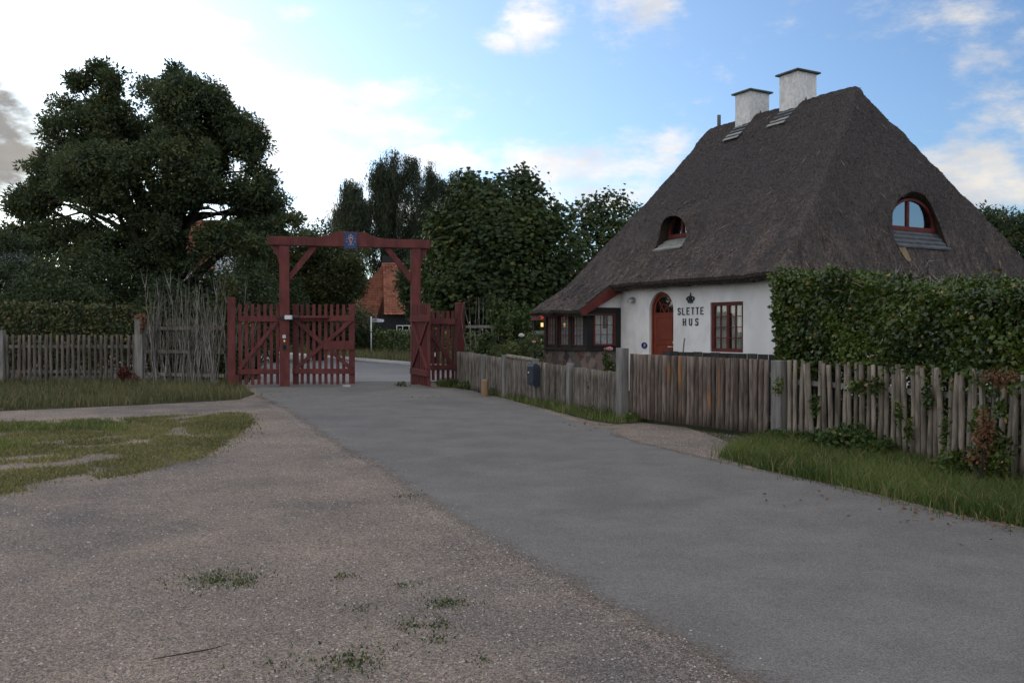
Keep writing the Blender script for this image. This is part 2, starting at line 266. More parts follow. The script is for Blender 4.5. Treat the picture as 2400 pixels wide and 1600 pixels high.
# ---------------------------------------------------------------- helpers
def tag(o, label=None, cat=None, group=None, kind=None):
    if label: o['label'] = label
    if cat: o['category'] = cat
    if group: o['group'] = group
    if kind: o['kind'] = kind
    return o
WORLD = {}
def empty(name, loc=(0,0,0), rz=0):
    o = bpy.data.objects.new(name, None); COL.objects.link(o); o.location = loc; o.rotation_euler = (0,0,rz)
    o.empty_display_size = .2
    WORLD[o.name] = Matrix.Translation(Vector(loc)) @ Matrix.Rotation(rz, 4, 'Z')
    return o
def link(name, me, parent=None):
    o = bpy.data.objects.new(name, me); COL.objects.link(o); o.parent = parent; return o
class MB:
    def __init__(s): s.v = []; s.f = []
    def add(s, vs, fs):
        k = len(s.v); s.v += [tuple(v) for v in vs]; s.f += [tuple(i+k for i in f) for f in fs]; return s
    def box(s, c, d, rot=None):
        c = Vector(c); h = Vector(d)/2; vs = []
        for x in (-1,1):
            for y in (-1,1):
                for z in (-1,1):
                    q = Vector((x*h.x, y*h.y, z*h.z)); vs.append(c + (rot @ q if rot else q))
        return s.add(vs, [(0,1,3,2),(4,6,7,5),(0,4,5,1),(2,3,7,6),(0,2,6,4),(1,5,7,3)])
    def beam(s, p0, p1, w, h, up=(0,0,1)):     # w across, h along 'up'
        p0, p1 = Vector(p0), Vector(p1); d = (p1-p0); L_ = d.length; d.normalize(); up = Vector(up); x = d.cross(up).normalized(); u = x.cross(d).normalized()
        rot = Matrix((x, d, u)).transposed(); return s.box((p0+p1)/2, (w, L_, h), rot)
    def tube(s, pts, rad, n=8, cap=True, jit=0):
        pts = [Vector(p) for p in pts]; vs = []; fs = []
        for i, p in enumerate(pts):
            d = (pts[min(i+1, len(pts)-1)]-pts[max(i-1, 0)]).normalized(); a = d.cross(Vector((0,0,1)) if abs(d.z) < .95 else Vector((0,1,0))).normalized(); b = d.cross(a)
            r = rad[i] if isinstance(rad, (list, tuple)) else rad
            for k in range(n):
                t = 2*math.pi*k/n; rr = r*(1+jit*(random.random()-.5)); vs.append(p + a*math.cos(t)*rr + b*math.sin(t)*rr)
        for i in range(len(pts)-1):
            for k in range(n): fs.append((i*n+k, i*n+(k+1) % n, (i+1)*n+(k+1) % n, (i+1)*n+k))
        if cap: fs += [tuple(range(n))[::-1], tuple(range((len(pts)-1)*n, len(pts)*n))]
        return s.add(vs, fs)
    def prism(s, mp, poly, d0, d1):            # polygon in plane coordinates, extruded from d0 to d1
        n = len(poly); vs = [mp(u, v, d0) for u, v in poly]+[mp(u, v, d1) for u, v in poly]
        return s.add(vs, [tuple(range(n)), tuple(range(n, 2*n))]+[(i, (i+1) % n, n+(i+1) % n, n+i) for i in range(n)])
    def rect(s, mp, u0, u1, v0, v1, d0, d1): return s.prism(mp, [(u0,v0),(u1,v0),(u1,v1),(u0,v1)], d0, d1)
    def ring(s, mp, outer, inner, d0, d1):
        n = len(outer); vs = [mp(*p, d) for d in (d0, d1) for pl in (outer, inner) for p in pl]; fs = []
        for i in range(n):
            j = (i+1) % n
            fs += [(i, j, n+j, n+i), (2*n+i, 3*n+i, 3*n+j, 2*n+j), (i, 2*n+i, 2*n+j, j), (n+i, n+j, 3*n+j, 3*n+i)]
        return s.add(vs, fs)
    def build(s, name, mat, parent=None, smooth=False, world=False, bevel=0):
        vs = s.v
        if world and parent is not None:
            mi = WORLD[parent.name].inverted(); vs = [tuple(mi @ Vector(v)) for v in vs]
        me = bpy.data.meshes.new(name); me.from_pydata(vs, [], s.f)
        bm = bmesh.new(); bm.from_mesh(me); bmesh.ops.recalc_face_normals(bm, faces=bm.faces)
        if bevel: bmesh.ops.bevel(bm, geom=list(bm.edges), offset=bevel, segments=1, affect='EDGES', clamp_overlap=True)
        bm.to_mesh(me); bm.free(); me.materials.append(mat)
        if smooth: me.polygons.foreach_set('use_smooth', [True]*len(me.polygons))
        return link(name, me, parent)
def npmesh(name, V, Fq, mats, parent=None, tone=None, midx=None, smooth=False):
    """V (n,3); Fq list of (array m x k) face blocks"""
    me = bpy.data.meshes.new(name); V = np.asarray(V, dtype=np.float32)
    blocks = [np.asarray(f, dtype=np.int32) for f in Fq if len(f)]
    nf = sum(len(b) for b in blocks); nl = sum(b.size for b in blocks)
    me.vertices.add(len(V)); me.vertices.foreach_set('co', V.ravel()); me.loops.add(nl); me.polygons.add(nf)
    me.loops.foreach_set('vertex_index', np.concatenate([b.ravel() for b in blocks]))
    tot = np.concatenate([np.full(len(b), b.shape[1], dtype=np.int32) for b in blocks]); st = np.concatenate([[0], np.cumsum(tot)[:-1]]).astype(np.int32)
    me.polygons.foreach_set('loop_start', st); me.polygons.foreach_set('loop_total', tot)
    if midx is not None: me.polygons.foreach_set('material_index', np.asarray(midx, dtype=np.int32))
    if smooth is not False:
        sm = np.ones(nf, dtype=bool) if smooth is True else smooth
        me.polygons.foreach_set('use_smooth', sm)
    for m in mats: me.materials.append(m)
    me.update(calc_edges=True)
    if tone is not None:
        a = me.attributes.new('tone', 'FLOAT', 'FACE'); a.data.foreach_set('value', np.asarray(tone, dtype=np.float32))
    me.validate()
    return link(name, me, parent)
def unit(v): return v/np.maximum(np.linalg.norm(v, axis=-1, keepdims=True), 1e-9)
def leafgeo(C, D, W, ln, wd, fold=.25):
    """leaf quads: base, side, tip, side"""
    n = len(C); ln = np.broadcast_to(np.asarray(ln), (n,))[:, None]; wd = np.broadcast_to(np.asarray(wd), (n,))[:, None]
    D = unit(D); W = unit(W-D*np.sum(W*D, 1, keepdims=True)); Nn = np.cross(D, W)
    b = C; t = C+D*ln; mid = C+D*ln*.45
    l = mid+W*wd*.5+Nn*wd*fold; r = mid-W*wd*.5+Nn*wd*fold
    V = np.stack([b, l, t, r], 1).reshape(-1, 3); Fc = np.arange(4*n).reshape(n, 4)
    return V, Fc
def fbm(Pn, s, seed=0.0):
    return np.array([noise.noise(Vector((p[0]*s+seed, p[1]*s-seed, p[2]*s+2*seed))) for p in Pn])
def tone_of(C, seed=3.0, s=.9, rare=.03):
    base = .5+.42*np.clip(fbm(C, s, seed)*2.0, -1, 1)
    t = np.clip(base*.62+rng.random(len(C))*.36-.05, 0, .86)
    k = rng.random(len(C)) < rare; t[k] = .98
    return t
def inpoly(pts, poly):
    pts = np.asarray(pts); x, y = pts[:, 0], pts[:, 1]; ins = np.zeros(len(pts), bool); n = len(poly); j = n-1
    for i in range(n):
        xi, yi = poly[i][0], poly[i][1]; xj, yj = poly[j][0], poly[j][1]
        if yi != yj:
            c = ((yi > y) != (yj > y)) & (x < (xj-xi)*(y-yi)/(yj-yi)+xi); ins ^= c
        j = i
    return ins
def sample_poly(poly, n, dens=None):
    a = np.array([(p[0], p[1]) for p in poly]); lo, hi = a.min(0), a.max(0); out = []
    tot = 0
    while tot < n:
        p = lo+(hi-lo)*rng.random((n*2, 2)); p = p[inpoly(p, a)]
        if dens is not None: p = p[rng.random(len(p)) < dens(p)]
        if len(p) == 0: break
        out.append(p); tot += len(p)
    return np.concatenate(out)[:n]
def jag(poly, step=.25, amp=.08, seed=0):
    out = []; n = len(poly)
    for i in range(n):
        a, b = Vector(poly[i][:2]), Vector(poly[(i+1) % n][:2]); d = (b-a).length
        if d > 60: out.append(a); continue
        k = max(1, int(d/step)); nn = Vector((-(b-a).y, (b-a).x)).normalized()
        for j in range(k):
            p = a.lerp(b, j/k); q = noise.noise(Vector((p.x*.7+seed, p.y*.7, 0)))*amp*1.6+noise.noise(Vector((p.x*4, p.y*4+seed, 1)))*amp*.7+random.uniform(-1,1)*amp*.25
            out.append(p+nn*q)
    return out
def sheet(name, poly, z, mat, kind='structure'):
    me = bpy.data.meshes.new(name); bm = bmesh.new(); vs = [bm.verts.new((p[0], p[1], z)) for p in poly]; f = bm.faces.new(vs); bmesh.ops.triangulate(bm, faces=[f])
    bmesh.ops.recalc_face_normals(bm, faces=bm.faces)
    for f in bm.faces:
        if f.normal.z < 0: f.normal_flip()
    bm.to_mesh(me); bm.free(); me.materials.append(mat); o = link(name, me); o['kind'] = kind; return o
# ---------------------------------------------------------------- ground
g = sheet('ground', [(-900,-300),(900,-300),(900,1500),(-900,1500)], 0, MT['fargrass'])
grav = [(-60,-30),(40,-30),(30,6),(4.6,8.4),(3.2,11.9),(2.9,14.5),(1.6,15.9),(-.9,22.6),(-1.0,27.5),(-8.4,27.3),(-8.6,25.6),(-60,26.4)]
sheet('gravel_yard', jag(grav, .4, .05), .004, MT['gravel'])
road = [P(598,927),P(640,948),P(683,971),P(737,1012),P(817,1065),P(893,1101),P(950,1150),P(1010,1190),P(1120,1262),P(1240,1322),P(1380,1400),P(1500,1470),P(1640,1545),P(1760,1610),P(1900,1720),Vector((5.5,-2,0)),Vector((14,-2,0)),
        Vector((9.5,4.5,0)),P(2700,1330),P(2400,1240),P(2241,1209),P(2105,1174),P(1970,1142),P(1850,1116),P(1780,1102),P(1694,1081),P(1600,1060),P(1510,1040),P(1440,1016),P(1377,995),P(1280,965),P(1180,937),P(1110,918),P(1060,910),P(975,904),P(968,896),Vector((-2.2,27.5,0)),Vector((-7.6,27.2,0)),P(600,905)]
sheet('road', jag(road, .22, .06, 3), .008, MT['asphalt'])
kd = Vector((-.5,.866,0)).normalized(); kn = Vector((.866,.5,0)); K0 = Vector((-4.6,39,0))
ka = K0-kd*10; kb = K0+kd*95
sheet('cross_road', [(-1.3,27.6),(-7.9,27.3),(-30,30),(-75,75),tuple(kb[:2]),tuple(ka[:2])], .006, MT['asphalt2'])
for nm, o0, o1, hh, mt in (('kerb', 0, .16, .10, MT['kerb']), ('pavement', .165, 1.5, .095, MT['pave'])):
    b = MB(); vs = [ka+kn*o0, kb+kn*o0, kb+kn*o1, ka+kn*o1]
    b.add([(v.x, v.y, z) for z in (0, hh) for v in vs], [(4,5,6,7),(0,1,5,4),(1,2,6,5),(2,3,7,6),(3,0,4,7)]); tag(b.build(nm, mt), kind='structure')
# grass soils
vergeA = [P(-500,902),P(0,899),P(530,893),P(560,905),P(594,925),P(560,937),P(300,951),P(0,963),P(-500,985)]
patchB = [P(-500,1000),P(0,991),P(300,981),P(575,966),P(592,990),P(545,1030),P(470,1075),P(300,1115),P(120,1140),P(0,1162),P(-500,1270)]
vergeR = [P(1690,1073),P(1735,1045),P(1800,1032),P(1840,1024),P(1950,1040),P(2083,1052),P(2159,1080),P(2340,1125),P(2600,1185),P(2900,1300),P(2700,1330),P(2400,1237),P(2241,1207),P(2105,1172),P(1970,1140),P(1780,1100)]
vergeL = [P(1020,896),P(1088,890),P(1148,912),P(1276,940),P(1356,957),P(1450,972),P(1485,984),P(1500,992),P(1440,995),P(1380,985),P(1276,958),P(1180,933),P(1110,914),P(1030,906)]
sheet('verge_soil', jag(vergeA, .3, .08, 5), .010, MT['soil']); sheet('verge_soil', jag(vergeR, .2, .05, 6), .012, MT['soil']); sheet('verge_soil', jag(vergeL, .2, .04, 7), .012, MT['soil'])
gardenp = [P(1500,980)+Vector((.5,.9,0)), (12,14), (14,40), (-1,40), (-1.2,25.5), P(1150,915)+Vector((.5,.6,0)), P(1350,955)+Vector((.5,.5,0))]
sheet('garden_soil', [(p[0], p[1]) for p in gardenp], .007, MT['soil'])
def blades(name, pts, hmin, hmax, wd, mat, label=None, lean=.5, tn=None, z0=.006, rare=.12):
    n = len(pts); pts = pts+rng.normal(0, 1, pts.shape)*np.where(rng.random((n,1)) < .22, .16, .03); C = np.concatenate([pts, np.full((n,1), z0)], 1)
    h = hmin+(hmax-hmin)*rng.random(n)**1.6
    a = rng.random(n)*2*np.pi; ld = np.stack([np.cos(a), np.sin(a), np.zeros(n)], 1)*(lean*(.2+rng.random(n)))[:, None]
    b = rng.random(n)*np.pi; W = np.stack([np.cos(b), np.sin(b), np.zeros(n)], 1)*wd*(.6+.8*rng.random(n))[:, None]
    up = np.array([0,0,1.0]); m1 = C+(up+ld*.45)*h[:, None]*.55; tip = C+(up*.98+ld*1.3)*h[:, None]
    V = np.stack([C-W/2, C+W/2, m1+W*.35, m1-W*.35, tip], 1).reshape(-1, 3); i = np.arange(n)*5
    q = np.stack([i, i+1, i+2, i+3], 1); t = np.stack([i+3, i+2, i+4], 1)
    tv = tone_of(C, 1.7, .8, rare) if tn is None else tn
    o = npmesh(name, V, [q, t], [mat], tone=np.concatenate([tv, tv])); tag(o, label, 'grass', kind='stuff'); return o
def patchiness(s, lo, hi, seed=0):
    return lambda p: np.clip((fbm(np.concatenate([p, np.zeros((len(p),1))], 1), s, seed)+.5-lo)/(hi-lo), 0, 1)
blades('grass', sample_poly(vergeA, 30000), .06, .30, .013, LM['longgrass'], 'long dry grass along the foot of the left fence', .55)
blades('grass', sample_poly([p for p in patchB], 90000, patchiness(1.6, .20, .54, 4)), .012, .055, .014, LM['yardgrass'], 'thin short grass patch growing in the gravel yard', .9)
blades('grass', sample_poly([P(-500,1000),P(0,992),P(240,985),P(310,1010),P(150,1045),P(0,1060),P(-500,1120)], 9000, patchiness(.8, .3, .6, 9)), .04, .13, .012, LM['grass'], 'lush grass tufts at the left end of the gravel yard', .6)
blades('grass', sample_poly([P(430,1000),P(470,985),P(560,982),P(585,1000),P(540,1018),P(450,1020)], 2600), .02, .08, .012, LM['yardgrass'], 'olive grass tuft at the corner of the grass patch', .6)
blades('grass', sample_poly(vergeR, 50000), .04, .21, .008, LM['grass'], 'green grass verge below the picket fence and hedge', .6)
blades('grass', sample_poly(vergeL, 7000), .05, .24, .010, LM['grass'], 'ragged grass along the foot of the dense pole fence', .6)
for (x, y, r, n) in ((505,1360,.22,700),(560,1368,.12,250),(1040,1418,.10,300),(955,1472,.08,150),(1020,1470,.07,150),(815,1555,.16,450),(805,1355,.06,120),(1010,1505,.05,80),(955,1165,.10,120),(655,1565,.10,80),(955,1375,.07,60),(650,918,.5,250),(835,1430,.05,50),(1130,1550,.06,60)):
    c = P(x, y); n = int(n*.6); p = rng.normal(0, 1, (n, 2))*[r*.5, r*.5]+[c.x, c.y]; blades('grass', p, .008, .026, .009, LM['weed'], 'low weeds sprouting from the bare gravel' , 1.1)
bk = [K0+kd*(-8)+kn*1.55, K0+kd*70+kn*1.55, K0+kd*70+kn*16, K0+kd*(-8)+kn*14]
blades('grass', sample_poly(bk, 26000), .10, .45, .03, LM['longgrass'], 'rough grass verge beyond the cross road', .5)
# pebbles
def pebbles(name, pts, smin, smax, z, label):
    n = len(pts); s = smin+(smax-smin)*rng.random(n)**3; C = np.concatenate([pts, (z+s*.15)[:, None]], 1)
    base = np.array([(1,0,0),(.3,.95,0),(-.8,.6,0),(-.8,-.6,0),(.3,-.95,0),(0,0,.75)]); fc = np.array([(0,1,5),(1,2,5),(2,3,5),(3,4,5),(4,0,5)])
    a = rng.random(n)*6.283; ca, sa = np.cos(a), np.sin(a); B = base[None]*(1+.35*(rng.random((n,6,3))-.5)); B = B*s[:, None, None]*.5
    X = B[..., 0]*ca[:, None]-B[..., 1]*sa[:, None]; Y = B[..., 0]*sa[:, None]+B[..., 1]*ca[:, None]
    V = np.stack([X+C[:, :1], Y+C[:, 1:2], B[..., 2]+C[:, 2:]-s[:, None]*.12], -1).reshape(-1, 3)
    Fc = (fc[None]+np.arange(n)[:, None, None]*6).reshape(-1, 3)
    o = npmesh(name, V, [Fc], [MT['pebble']], tone=np.repeat(rng.random(n), 5)); tag(o, label, 'gravel', kind='stuff')
m_, t_, n_, l_, p_ = newmat('pebble_stone'); at = n_.new('ShaderNodeAttribute'); at.attribute_name = 'tone'; cr = n_.new('ShaderNodeValToRGB'); l_.new(at.outputs['Fac'], cr.inputs[0])
ce = cr.color_ramp.elements; ce[0].color = (.075,.075,.08,1); ce[1].color = (.46,.43,.40,1)
for ps, c in ((.35,(.17,.145,.13)),(.6,(.23,.18,.145)),(.85,(.27,.25,.23))): e_ = ce.new(ps); e_.color = (*c, 1)
l_.new(cr.outputs[0], p_.inputs['Base Color']); p_.inputs['Roughness'].default_value = .9; MT['pebble'] = m_
yard = [P(-100,1640),P(-100,1180),P(120,1150),P(480,1080),P(600,1000),P(690,985),P(810,1070),P(930,1160),P(1230,1330),P(1500,1480),P(1700,1590),P(1780,1660)]
pebbles('gravel_stones', sample_poly(yard, 46000), .004, .020, .004, 'loose pebbles scattered over the bare gravel yard')
nearp = sample_poly([P(-100,1640),P(-100,1300),P(1200,1330),P(1780,1660)], 26000); pebbles('gravel_stones', nearp, .003, .013, .004, 'fine grit in the foreground of the gravel yard')
pebbles('gravel_stones', sample_poly([P(1470,992),P(1500,1035),P(1700,1080),P(1735,1045),P(1800,1030),P(1640,1010)], 6000), .006, .022, .004, 'reddish gravel in front of the closed pole gate')
pebbles('gravel_stones', sample_poly([P(-300,988),P(0,966),P(590,938),P(600,964),P(300,980),P(0,990)], 5000), .006, .02, .004, 'gravel of the footpath beside the left fence')
eg = []
for i in range(1, 14):
    a, b = road[i], road[i+1]
    for k in range(int((b-a).length*1500)):
        t = random.random(); q = a.lerp(b, t); eg.append((q.x-.05+random.gauss(0,.05)*random.choice((1,1,3,6)), q.y-.05+random.gauss(0,.05)*random.choice((1,1,3,6))))
for i in range(18, 30):
    a, b = road[i], road[i+1]
    for k in range(int((b-a).length*160)):
        t = random.random(); q = a.lerp(b, t); eg.append((q.x+random.gauss(0,.09), q.y+random.gauss(0,.09)))
pebbles('gravel_stones', np.array(eg), .004, .016, .008, 'grit washed over the edges of the asphalt')
b = MB(); c0 = P(350,1553); c1 = P(535,1525); b.tube([c0+Vector((0,0,.012)), c0.lerp(c1,.35)+Vector((0,-.01,.018)), c0.lerp(c1,.7)+Vector((0,.012,.014)), c1+Vector((0,0,.03))], [.0015,.0035,.003,.001], 5); tag(b.build('twig', MT['bark']), 'thin dark twig lying on the gravel at the lower left', 'twig')
roadp = [P(700,985),P(900,1095),P(1240,1315),P(1780,1600),P(2500,1600),P(2400,1245),P(1850,1120),P(1440,1020),P(1200,945),P(800,930)]
pebbles('gravel_stones', sample_poly(roadp, 5000), .002, .008, .008, 'sparse grit lying on the asphalt')
def fringe(name, pts, wout, win, label):
    nx = 9; V = []; E_ = []; Fq = []
    for i, p in enumerate(pts):
        a, c = pts[max(i-1, 0)], pts[min(i+1, len(pts)-1)]; d = (c-a).normalized(); nn = Vector((-d.y, d.x, 0))
        for k in range(nx): t = k/(nx-1); V.append(tuple(p+nn*(-wout+(wout+win)*t)+Vector((0,0,(.0046,.0088)[k > 0])))); E_.append(t)
    for i in range(len(pts)-1):
        for k in range(nx-1): Fq.append((i*nx+k, i*nx+k+1, (i+1)*nx+k+1, (i+1)*nx+k))
    o = npmesh(name, np.array(V), [np.array(Fq)], [MT['fringe']]); at = o.data.attributes.new('edge', 'FLOAT', 'POINT'); at.data.foreach_set('value', E_); tag(o, label, 'gravel', kind='stuff')
m_ = MT['gravel'].copy(); m_.name = 'gravel_fringe'; t_ = m_.node_tree; n_ = t_.nodes; l_ = t_.links
at = n_.new('ShaderNodeAttribute'); at.attribute_name = 'edge'; tr = n_.new('ShaderNodeBsdfTransparent'); mx = n_.new('ShaderNodeMixShader'); tcx = n_.new('ShaderNodeTexCoord')
nA = n_.new('ShaderNodeTexNoise'); nA.inputs['Scale'].default_value = 2.2; nA.inputs['Detail'].default_value = 10; nA.inputs['Roughness'].default_value = .75; l_.new(tcx.outputs['Object'], nA.inputs['Vector'])
nB = n_.new('ShaderNodeTexNoise'); nB.inputs['Scale'].default_value = 55; nB.inputs['Detail'].default_value = 3; l_.new(tcx.outputs['Object'], nB.inputs['Vector'])
q1 = n_.new('ShaderNodeMath'); q1.operation = 'MULTIPLY_ADD'; q1.inputs[1].default_value = 1.3; l_.new(nA.outputs['Fac'], q1.inputs[0]); l_.new(at.outputs['Fac'], q1.inputs[2])
q2 = n_.new('ShaderNodeMath'); q2.operation = 'MULTIPLY_ADD'; q2.inputs[1].default_value = .9; l_.new(nB.outputs['Fac'], q2.inputs[0]); l_.new(q1.outputs[0], q2.inputs[2])
q3 = n_.new('ShaderNodeMapRange'); q3.inputs[1].default_value = 1.25; q3.inputs[2].default_value = 1.65; l_.new(q2.outputs[0], q3.inputs[0])
l_.new(q3.outputs[0], mx.inputs[0]); l_.new(n_['Principled BSDF'].outputs[0], mx.inputs[1]); l_.new(tr.outputs[0], mx.inputs[2]); l_.new(mx.outputs[0], n_['Material Output'].inputs['Surface']); MT['fringe'] = m_
def dens3(pl, st): return [Vector(a).lerp(Vector(b), k/max(1, int((Vector(b)-Vector(a)).length/st))) for a, b in zip(pl[:-1], pl[1:]) for k in range(max(1, int((Vector(b)-Vector(a)).length/st)))]+[Vector(pl[-1])]
fringe('gravel_fringe', dens3(road[:15], .3), .16, .40, 'gravel thinning out over the left edge of the asphalt')
fringe('gravel_fringe', dens3(road[17:29], .3), .06, .26, 'sandy grit along the right edge of the asphalt')
# fallen leaves
def litter(name, pts, label):
    n = len(pts); C = np.concatenate([pts, np.full((n,1), .018)], 1); D = rng.normal(0, 1, (n,3)); D[:, 2] *= .25; W = rng.normal(0, 1, (n,3)); W[:, 2] *= .3
    V, Fc = leafgeo(C, D, W, .05, .03); tag(npmesh(name, V, [Fc], [LM['brownleaf']], tone=rng.random(n)), label, 'leaves', kind='stuff')
lp = [np.array([[P(x, y).x, P(x, y).y]])+rng.normal(0, .35, (k, 2)) for x, y, k in ((2330,1222,60),(1895,1172,9),(1380,1000,30),(600,930,30),(1000,930,20),(2200,1200,30))]
litter('fallen_leaves', np.concatenate(lp), 'brown fallen leaves scattered along the road edges')
# ---------------------------------------------------------------- plants
def crown_clusters(blobs, n, thr=-.12, s=.45, seed=0, shell=.5):
    out = []; vol = np.array([b[3]*b[5] for b in blobs]); pr = vol/vol.sum()
    while len(out) < n:
        i = rng.choice(len(blobs), p=pr); b = blobs[i]; d = unit(rng.normal(0, 1, 3)); r = (shell+(1-shell)*rng.random()**.6)
        p = np.array(b[:3])+d*r*np.array(b[3:6])
        if noise.noise(Vector(p*s)+Vector((seed, 0, 0)))*.8+noise.noise(Vector(p*s*2.7)+Vector((0, seed, 0)))*.55 < thr: continue
        if p[2] < .3: continue
        out.append(p)
    return np.array(out)
def limbs(mb, base, h, r, targets, k=26, seed=0, fork=.35):
    rs = random.Random(seed); base = Vector(base)
    top = base+Vector((rs.uniform(-.4,.4), 0, h)); pts = [base, base.lerp(top,.35)+Vector((rs.uniform(-.15,.15),0,0)), base.lerp(top,.7)+Vector((rs.uniform(-.2,.2),0,0)), top]
    mb.tube(pts, [r*1.25, r, r*.75, r*.35], 9, jit=.12)
    for i in range(k):
        t = Vector(targets[rs.randrange(len(targets))]); f = rs.uniform(fork, .95); s = base.lerp(top, f); s.x += 0
        if t.z < s.z-.5: t.z = s.z
        m1 = s.lerp(t, .35)+Vector((rs.uniform(-.3,.3), rs.uniform(-.3,.3), (t-s).length*.12)); m2 = s.lerp(t, .7)+Vector((rs.uniform(-.3,.3), rs.uniform(-.3,.3), (t-s).length*.10))
        rr = r*(.5-.25*f); mb.tube([s, m1, m2, t], [rr, rr*.65, rr*.35, .015], 6)
def spray(centers, rad, per, ln, wd, droop=0.0, flat_=.8):
    n = len(centers)*per; C = np.repeat(centers, per, 0); off = rng.normal(0, 1, (n,3)); off = unit(off)*(rng.random((n,1))**.5)*rad*np.array([1,1,flat_]); C = C+off
    D = unit(off)+rng.normal(0, .5, (n,3)); D[:, 2] -= droop; W = rng.normal(0, 1, (n,3)); W[:, 2] *= .6
    s = .6+.8*rng.random(n)
    return leafgeo(C, D, W, ln*s, wd*s), C
def tree(name, base, height, tr, blobs, ncl, per, rad, ln, wd, mat, label, cat='tree', group=None, thr=-.12, s=.45, droop=.1, bark='bark', nl=26, rare=.03, seed=1, fork=.35, shell=.5, stem='trunk', topname='crown'):
    base = Vector(base); rt = empty(name, base); tag(rt, label, cat, group)
    cl = crown_clusters(blobs, ncl, thr, s, seed, shell); (V, Fc), C = spray(cl, rad, per, ln, wd, droop)
    bb = np.array(base); npmesh(topname, V-bb, [Fc], [mat], rt, tone=tone_of(C, seed*1.3, 1/rad*.35, rare))
    mb = MB(); limbs(mb, (0,0,0), height, tr, cl-bb, nl, seed, fork); mb.build(stem, MT[bark], rt, smooth=True)
    return rt
def pb(x, y, rx, ry, Z, rz=None, dz=0):       # ellipsoid of a crown at depth Z
    p = P(x, y, Z+dz); k = Z/F; return (p.x, p.y, p.z, rx*k, (rz if rz else (rx+ry)/2*k), ry*k)
Z = 38
big = [pb(*a[:4], Z, dz=a[4]) for a in ((205,320,95,85,0),(320,255,110,75,1),(455,265,90,80,-1),(545,340,85,75,0),(125,420,80,60,1),(250,420,120,80,-2),(420,400,120,90,-1.5),(575,440,80,60,0),(620,480,75,35,1),
      (80,480,62,40,0),(235,165,18,24,0),(275,195,40,30,0),(410,170,12,28,0),(420,205,40,30,0),(190,195,26,18,0),(150,240,30,20,0),(150,560,115,50,0),(60,540,45,30,-1),(560,560,105,50,-1),(665,545,55,32,0),(705,510,26,16,0),(655,500,50,22,1),(600,520,70,40,1),(335,545,80,45,-2),(450,600,85,50,-1),(250,600,90,50,-1),(470,345,80,60,2),(300,340,90,60,2))]
b0 = P(385, 880, Z); b0.z = 0
tree('deciduous_tree', b0, 7.8, .55, big, 5200, 36, .32, .17, .075, LM['bigtree'], 'huge dark spreading tree rising behind the left fence', thr=-.08, s=.55, nl=60, fork=.18, seed=3, rare=.05, shell=.30)
# shrubs left of the gate
def shrub(name, px, pt, pbm, rx, Z, label, mat, ncl=260, per=34, ln=.13, wd=.07, extra=(), cat='shrub', group=None, rad=.34, seed=1, rare=.03, thr=-.3):
    """from pixel column px, top pt, half-width rx, at depth Z, standing on the ground"""
    k = Z/F; ztop = EYE+(HZ-pt)*k; x = (px-1200)*k; base = Vector((x, Z, 0)); h = ztop
    bl_ = [(x, Z, h*.55, rx*k, rx*k*.75, h*.43), (x-rx*k*.35, Z-.3, h*.38, rx*k*.7, rx*k*.6, h*.36), (x+rx*k*.35, Z+.2, h*.42, rx*k*.7, rx*k*.6, h*.40)]
    for e in extra: bl_.append(pb(e[0], e[1], e[2], e[3], Z))
    return tree(name, base, h*.7, .07+.012*h, bl_, ncl, per, rad, ln, wd, mat, label, cat, group, thr=thr-.25, nl=16, seed=seed, rare=rare, fork=.1, shell=.35, stem='stems', topname='foliage')
SG = 'dark shrubs behind the left fence'
shrub('shrub', 60, 540, 0, 110, 33, 'dark dense bush at the far left behind the hedge', LM['darkshrub'], 520, 40, group=SG, seed=11, extra=((20,570,40,35),))
shrub('shrub', 210, 560, 0, 110, 35, 'broad dark bush below the left side of the huge tree', LM['darkshrub'], 520, 40, group=SG, seed=12)
shrub('shrub', 400, 640, 0, 95, 34, 'low dark bush directly behind the leaning bare sticks', LM['darkshrub'], 380, 36, group=SG, seed=13)
shrub('shrub', 330, 560, 0, 90, 36.5, 'dark bush in front of the huge tree trunk', LM['darkshrub'], 380, 36, group=SG, seed=14)
shrub('shrub', 570, 590, 0, 75, 36, 'dark round bush behind the left post of the red gate', LM['darkshrub'], 330, 36, group=SG, seed=15)
shrub('shrub', 545, 640, 0, 40, 33, 'yellowish green bush between the sticks and the red gate', LM['oak'], 180, 34, ln=.12, seed=16, rare=.14)
shrub('shrub', 470, 600, 0, 95, 38, 'dark bush under the right side of the huge tree', LM['darkshrub'], 420, 36, group=SG, seed=17)
shrub('shrub', 130, 600, 0, 120, 31.5, 'wide dark bush just behind the clipped hedge at the left', LM['darkshrub'], 520, 36, group=SG, seed=18)
shrub('shrub', 640, 600, 0, 80, 44, 'dark bush seen above the closed side gate', LM['darkshrub'], 330, 36, group=SG, seed=19)
# tree seen through the gateway
Z = 47
tree('leafy_tree', (P(745,0,Z).x, Z, 0), 5.5, .28, [pb(*a, Z) for a in ((760,655,100,80),(650,650,70,90),(822,640,34,55),(852,600,26,40),(700,590,100,40),(800,610,70,40),(610,620,50,70),(735,735,45,40),(640,740,70,50),(700,700,120,90))], 1500, 40, .45, .17, .085, LM['oak'], 'olive green leafy tree seen through the red gateway', nl=30, seed=21, rare=.05, fork=.1)
tree('leafy_tree', (P(735,0,62).x, 62, 0), 6, .25, [pb(*a, 62) for a in ((740,560,60,45),(700,600,70,60),(790,600,60,50))], 230, 34, .5, .2, .1, LM['oak'], 'pale green treetop peeking over the left half of the gate beam', nl=16, seed=22)
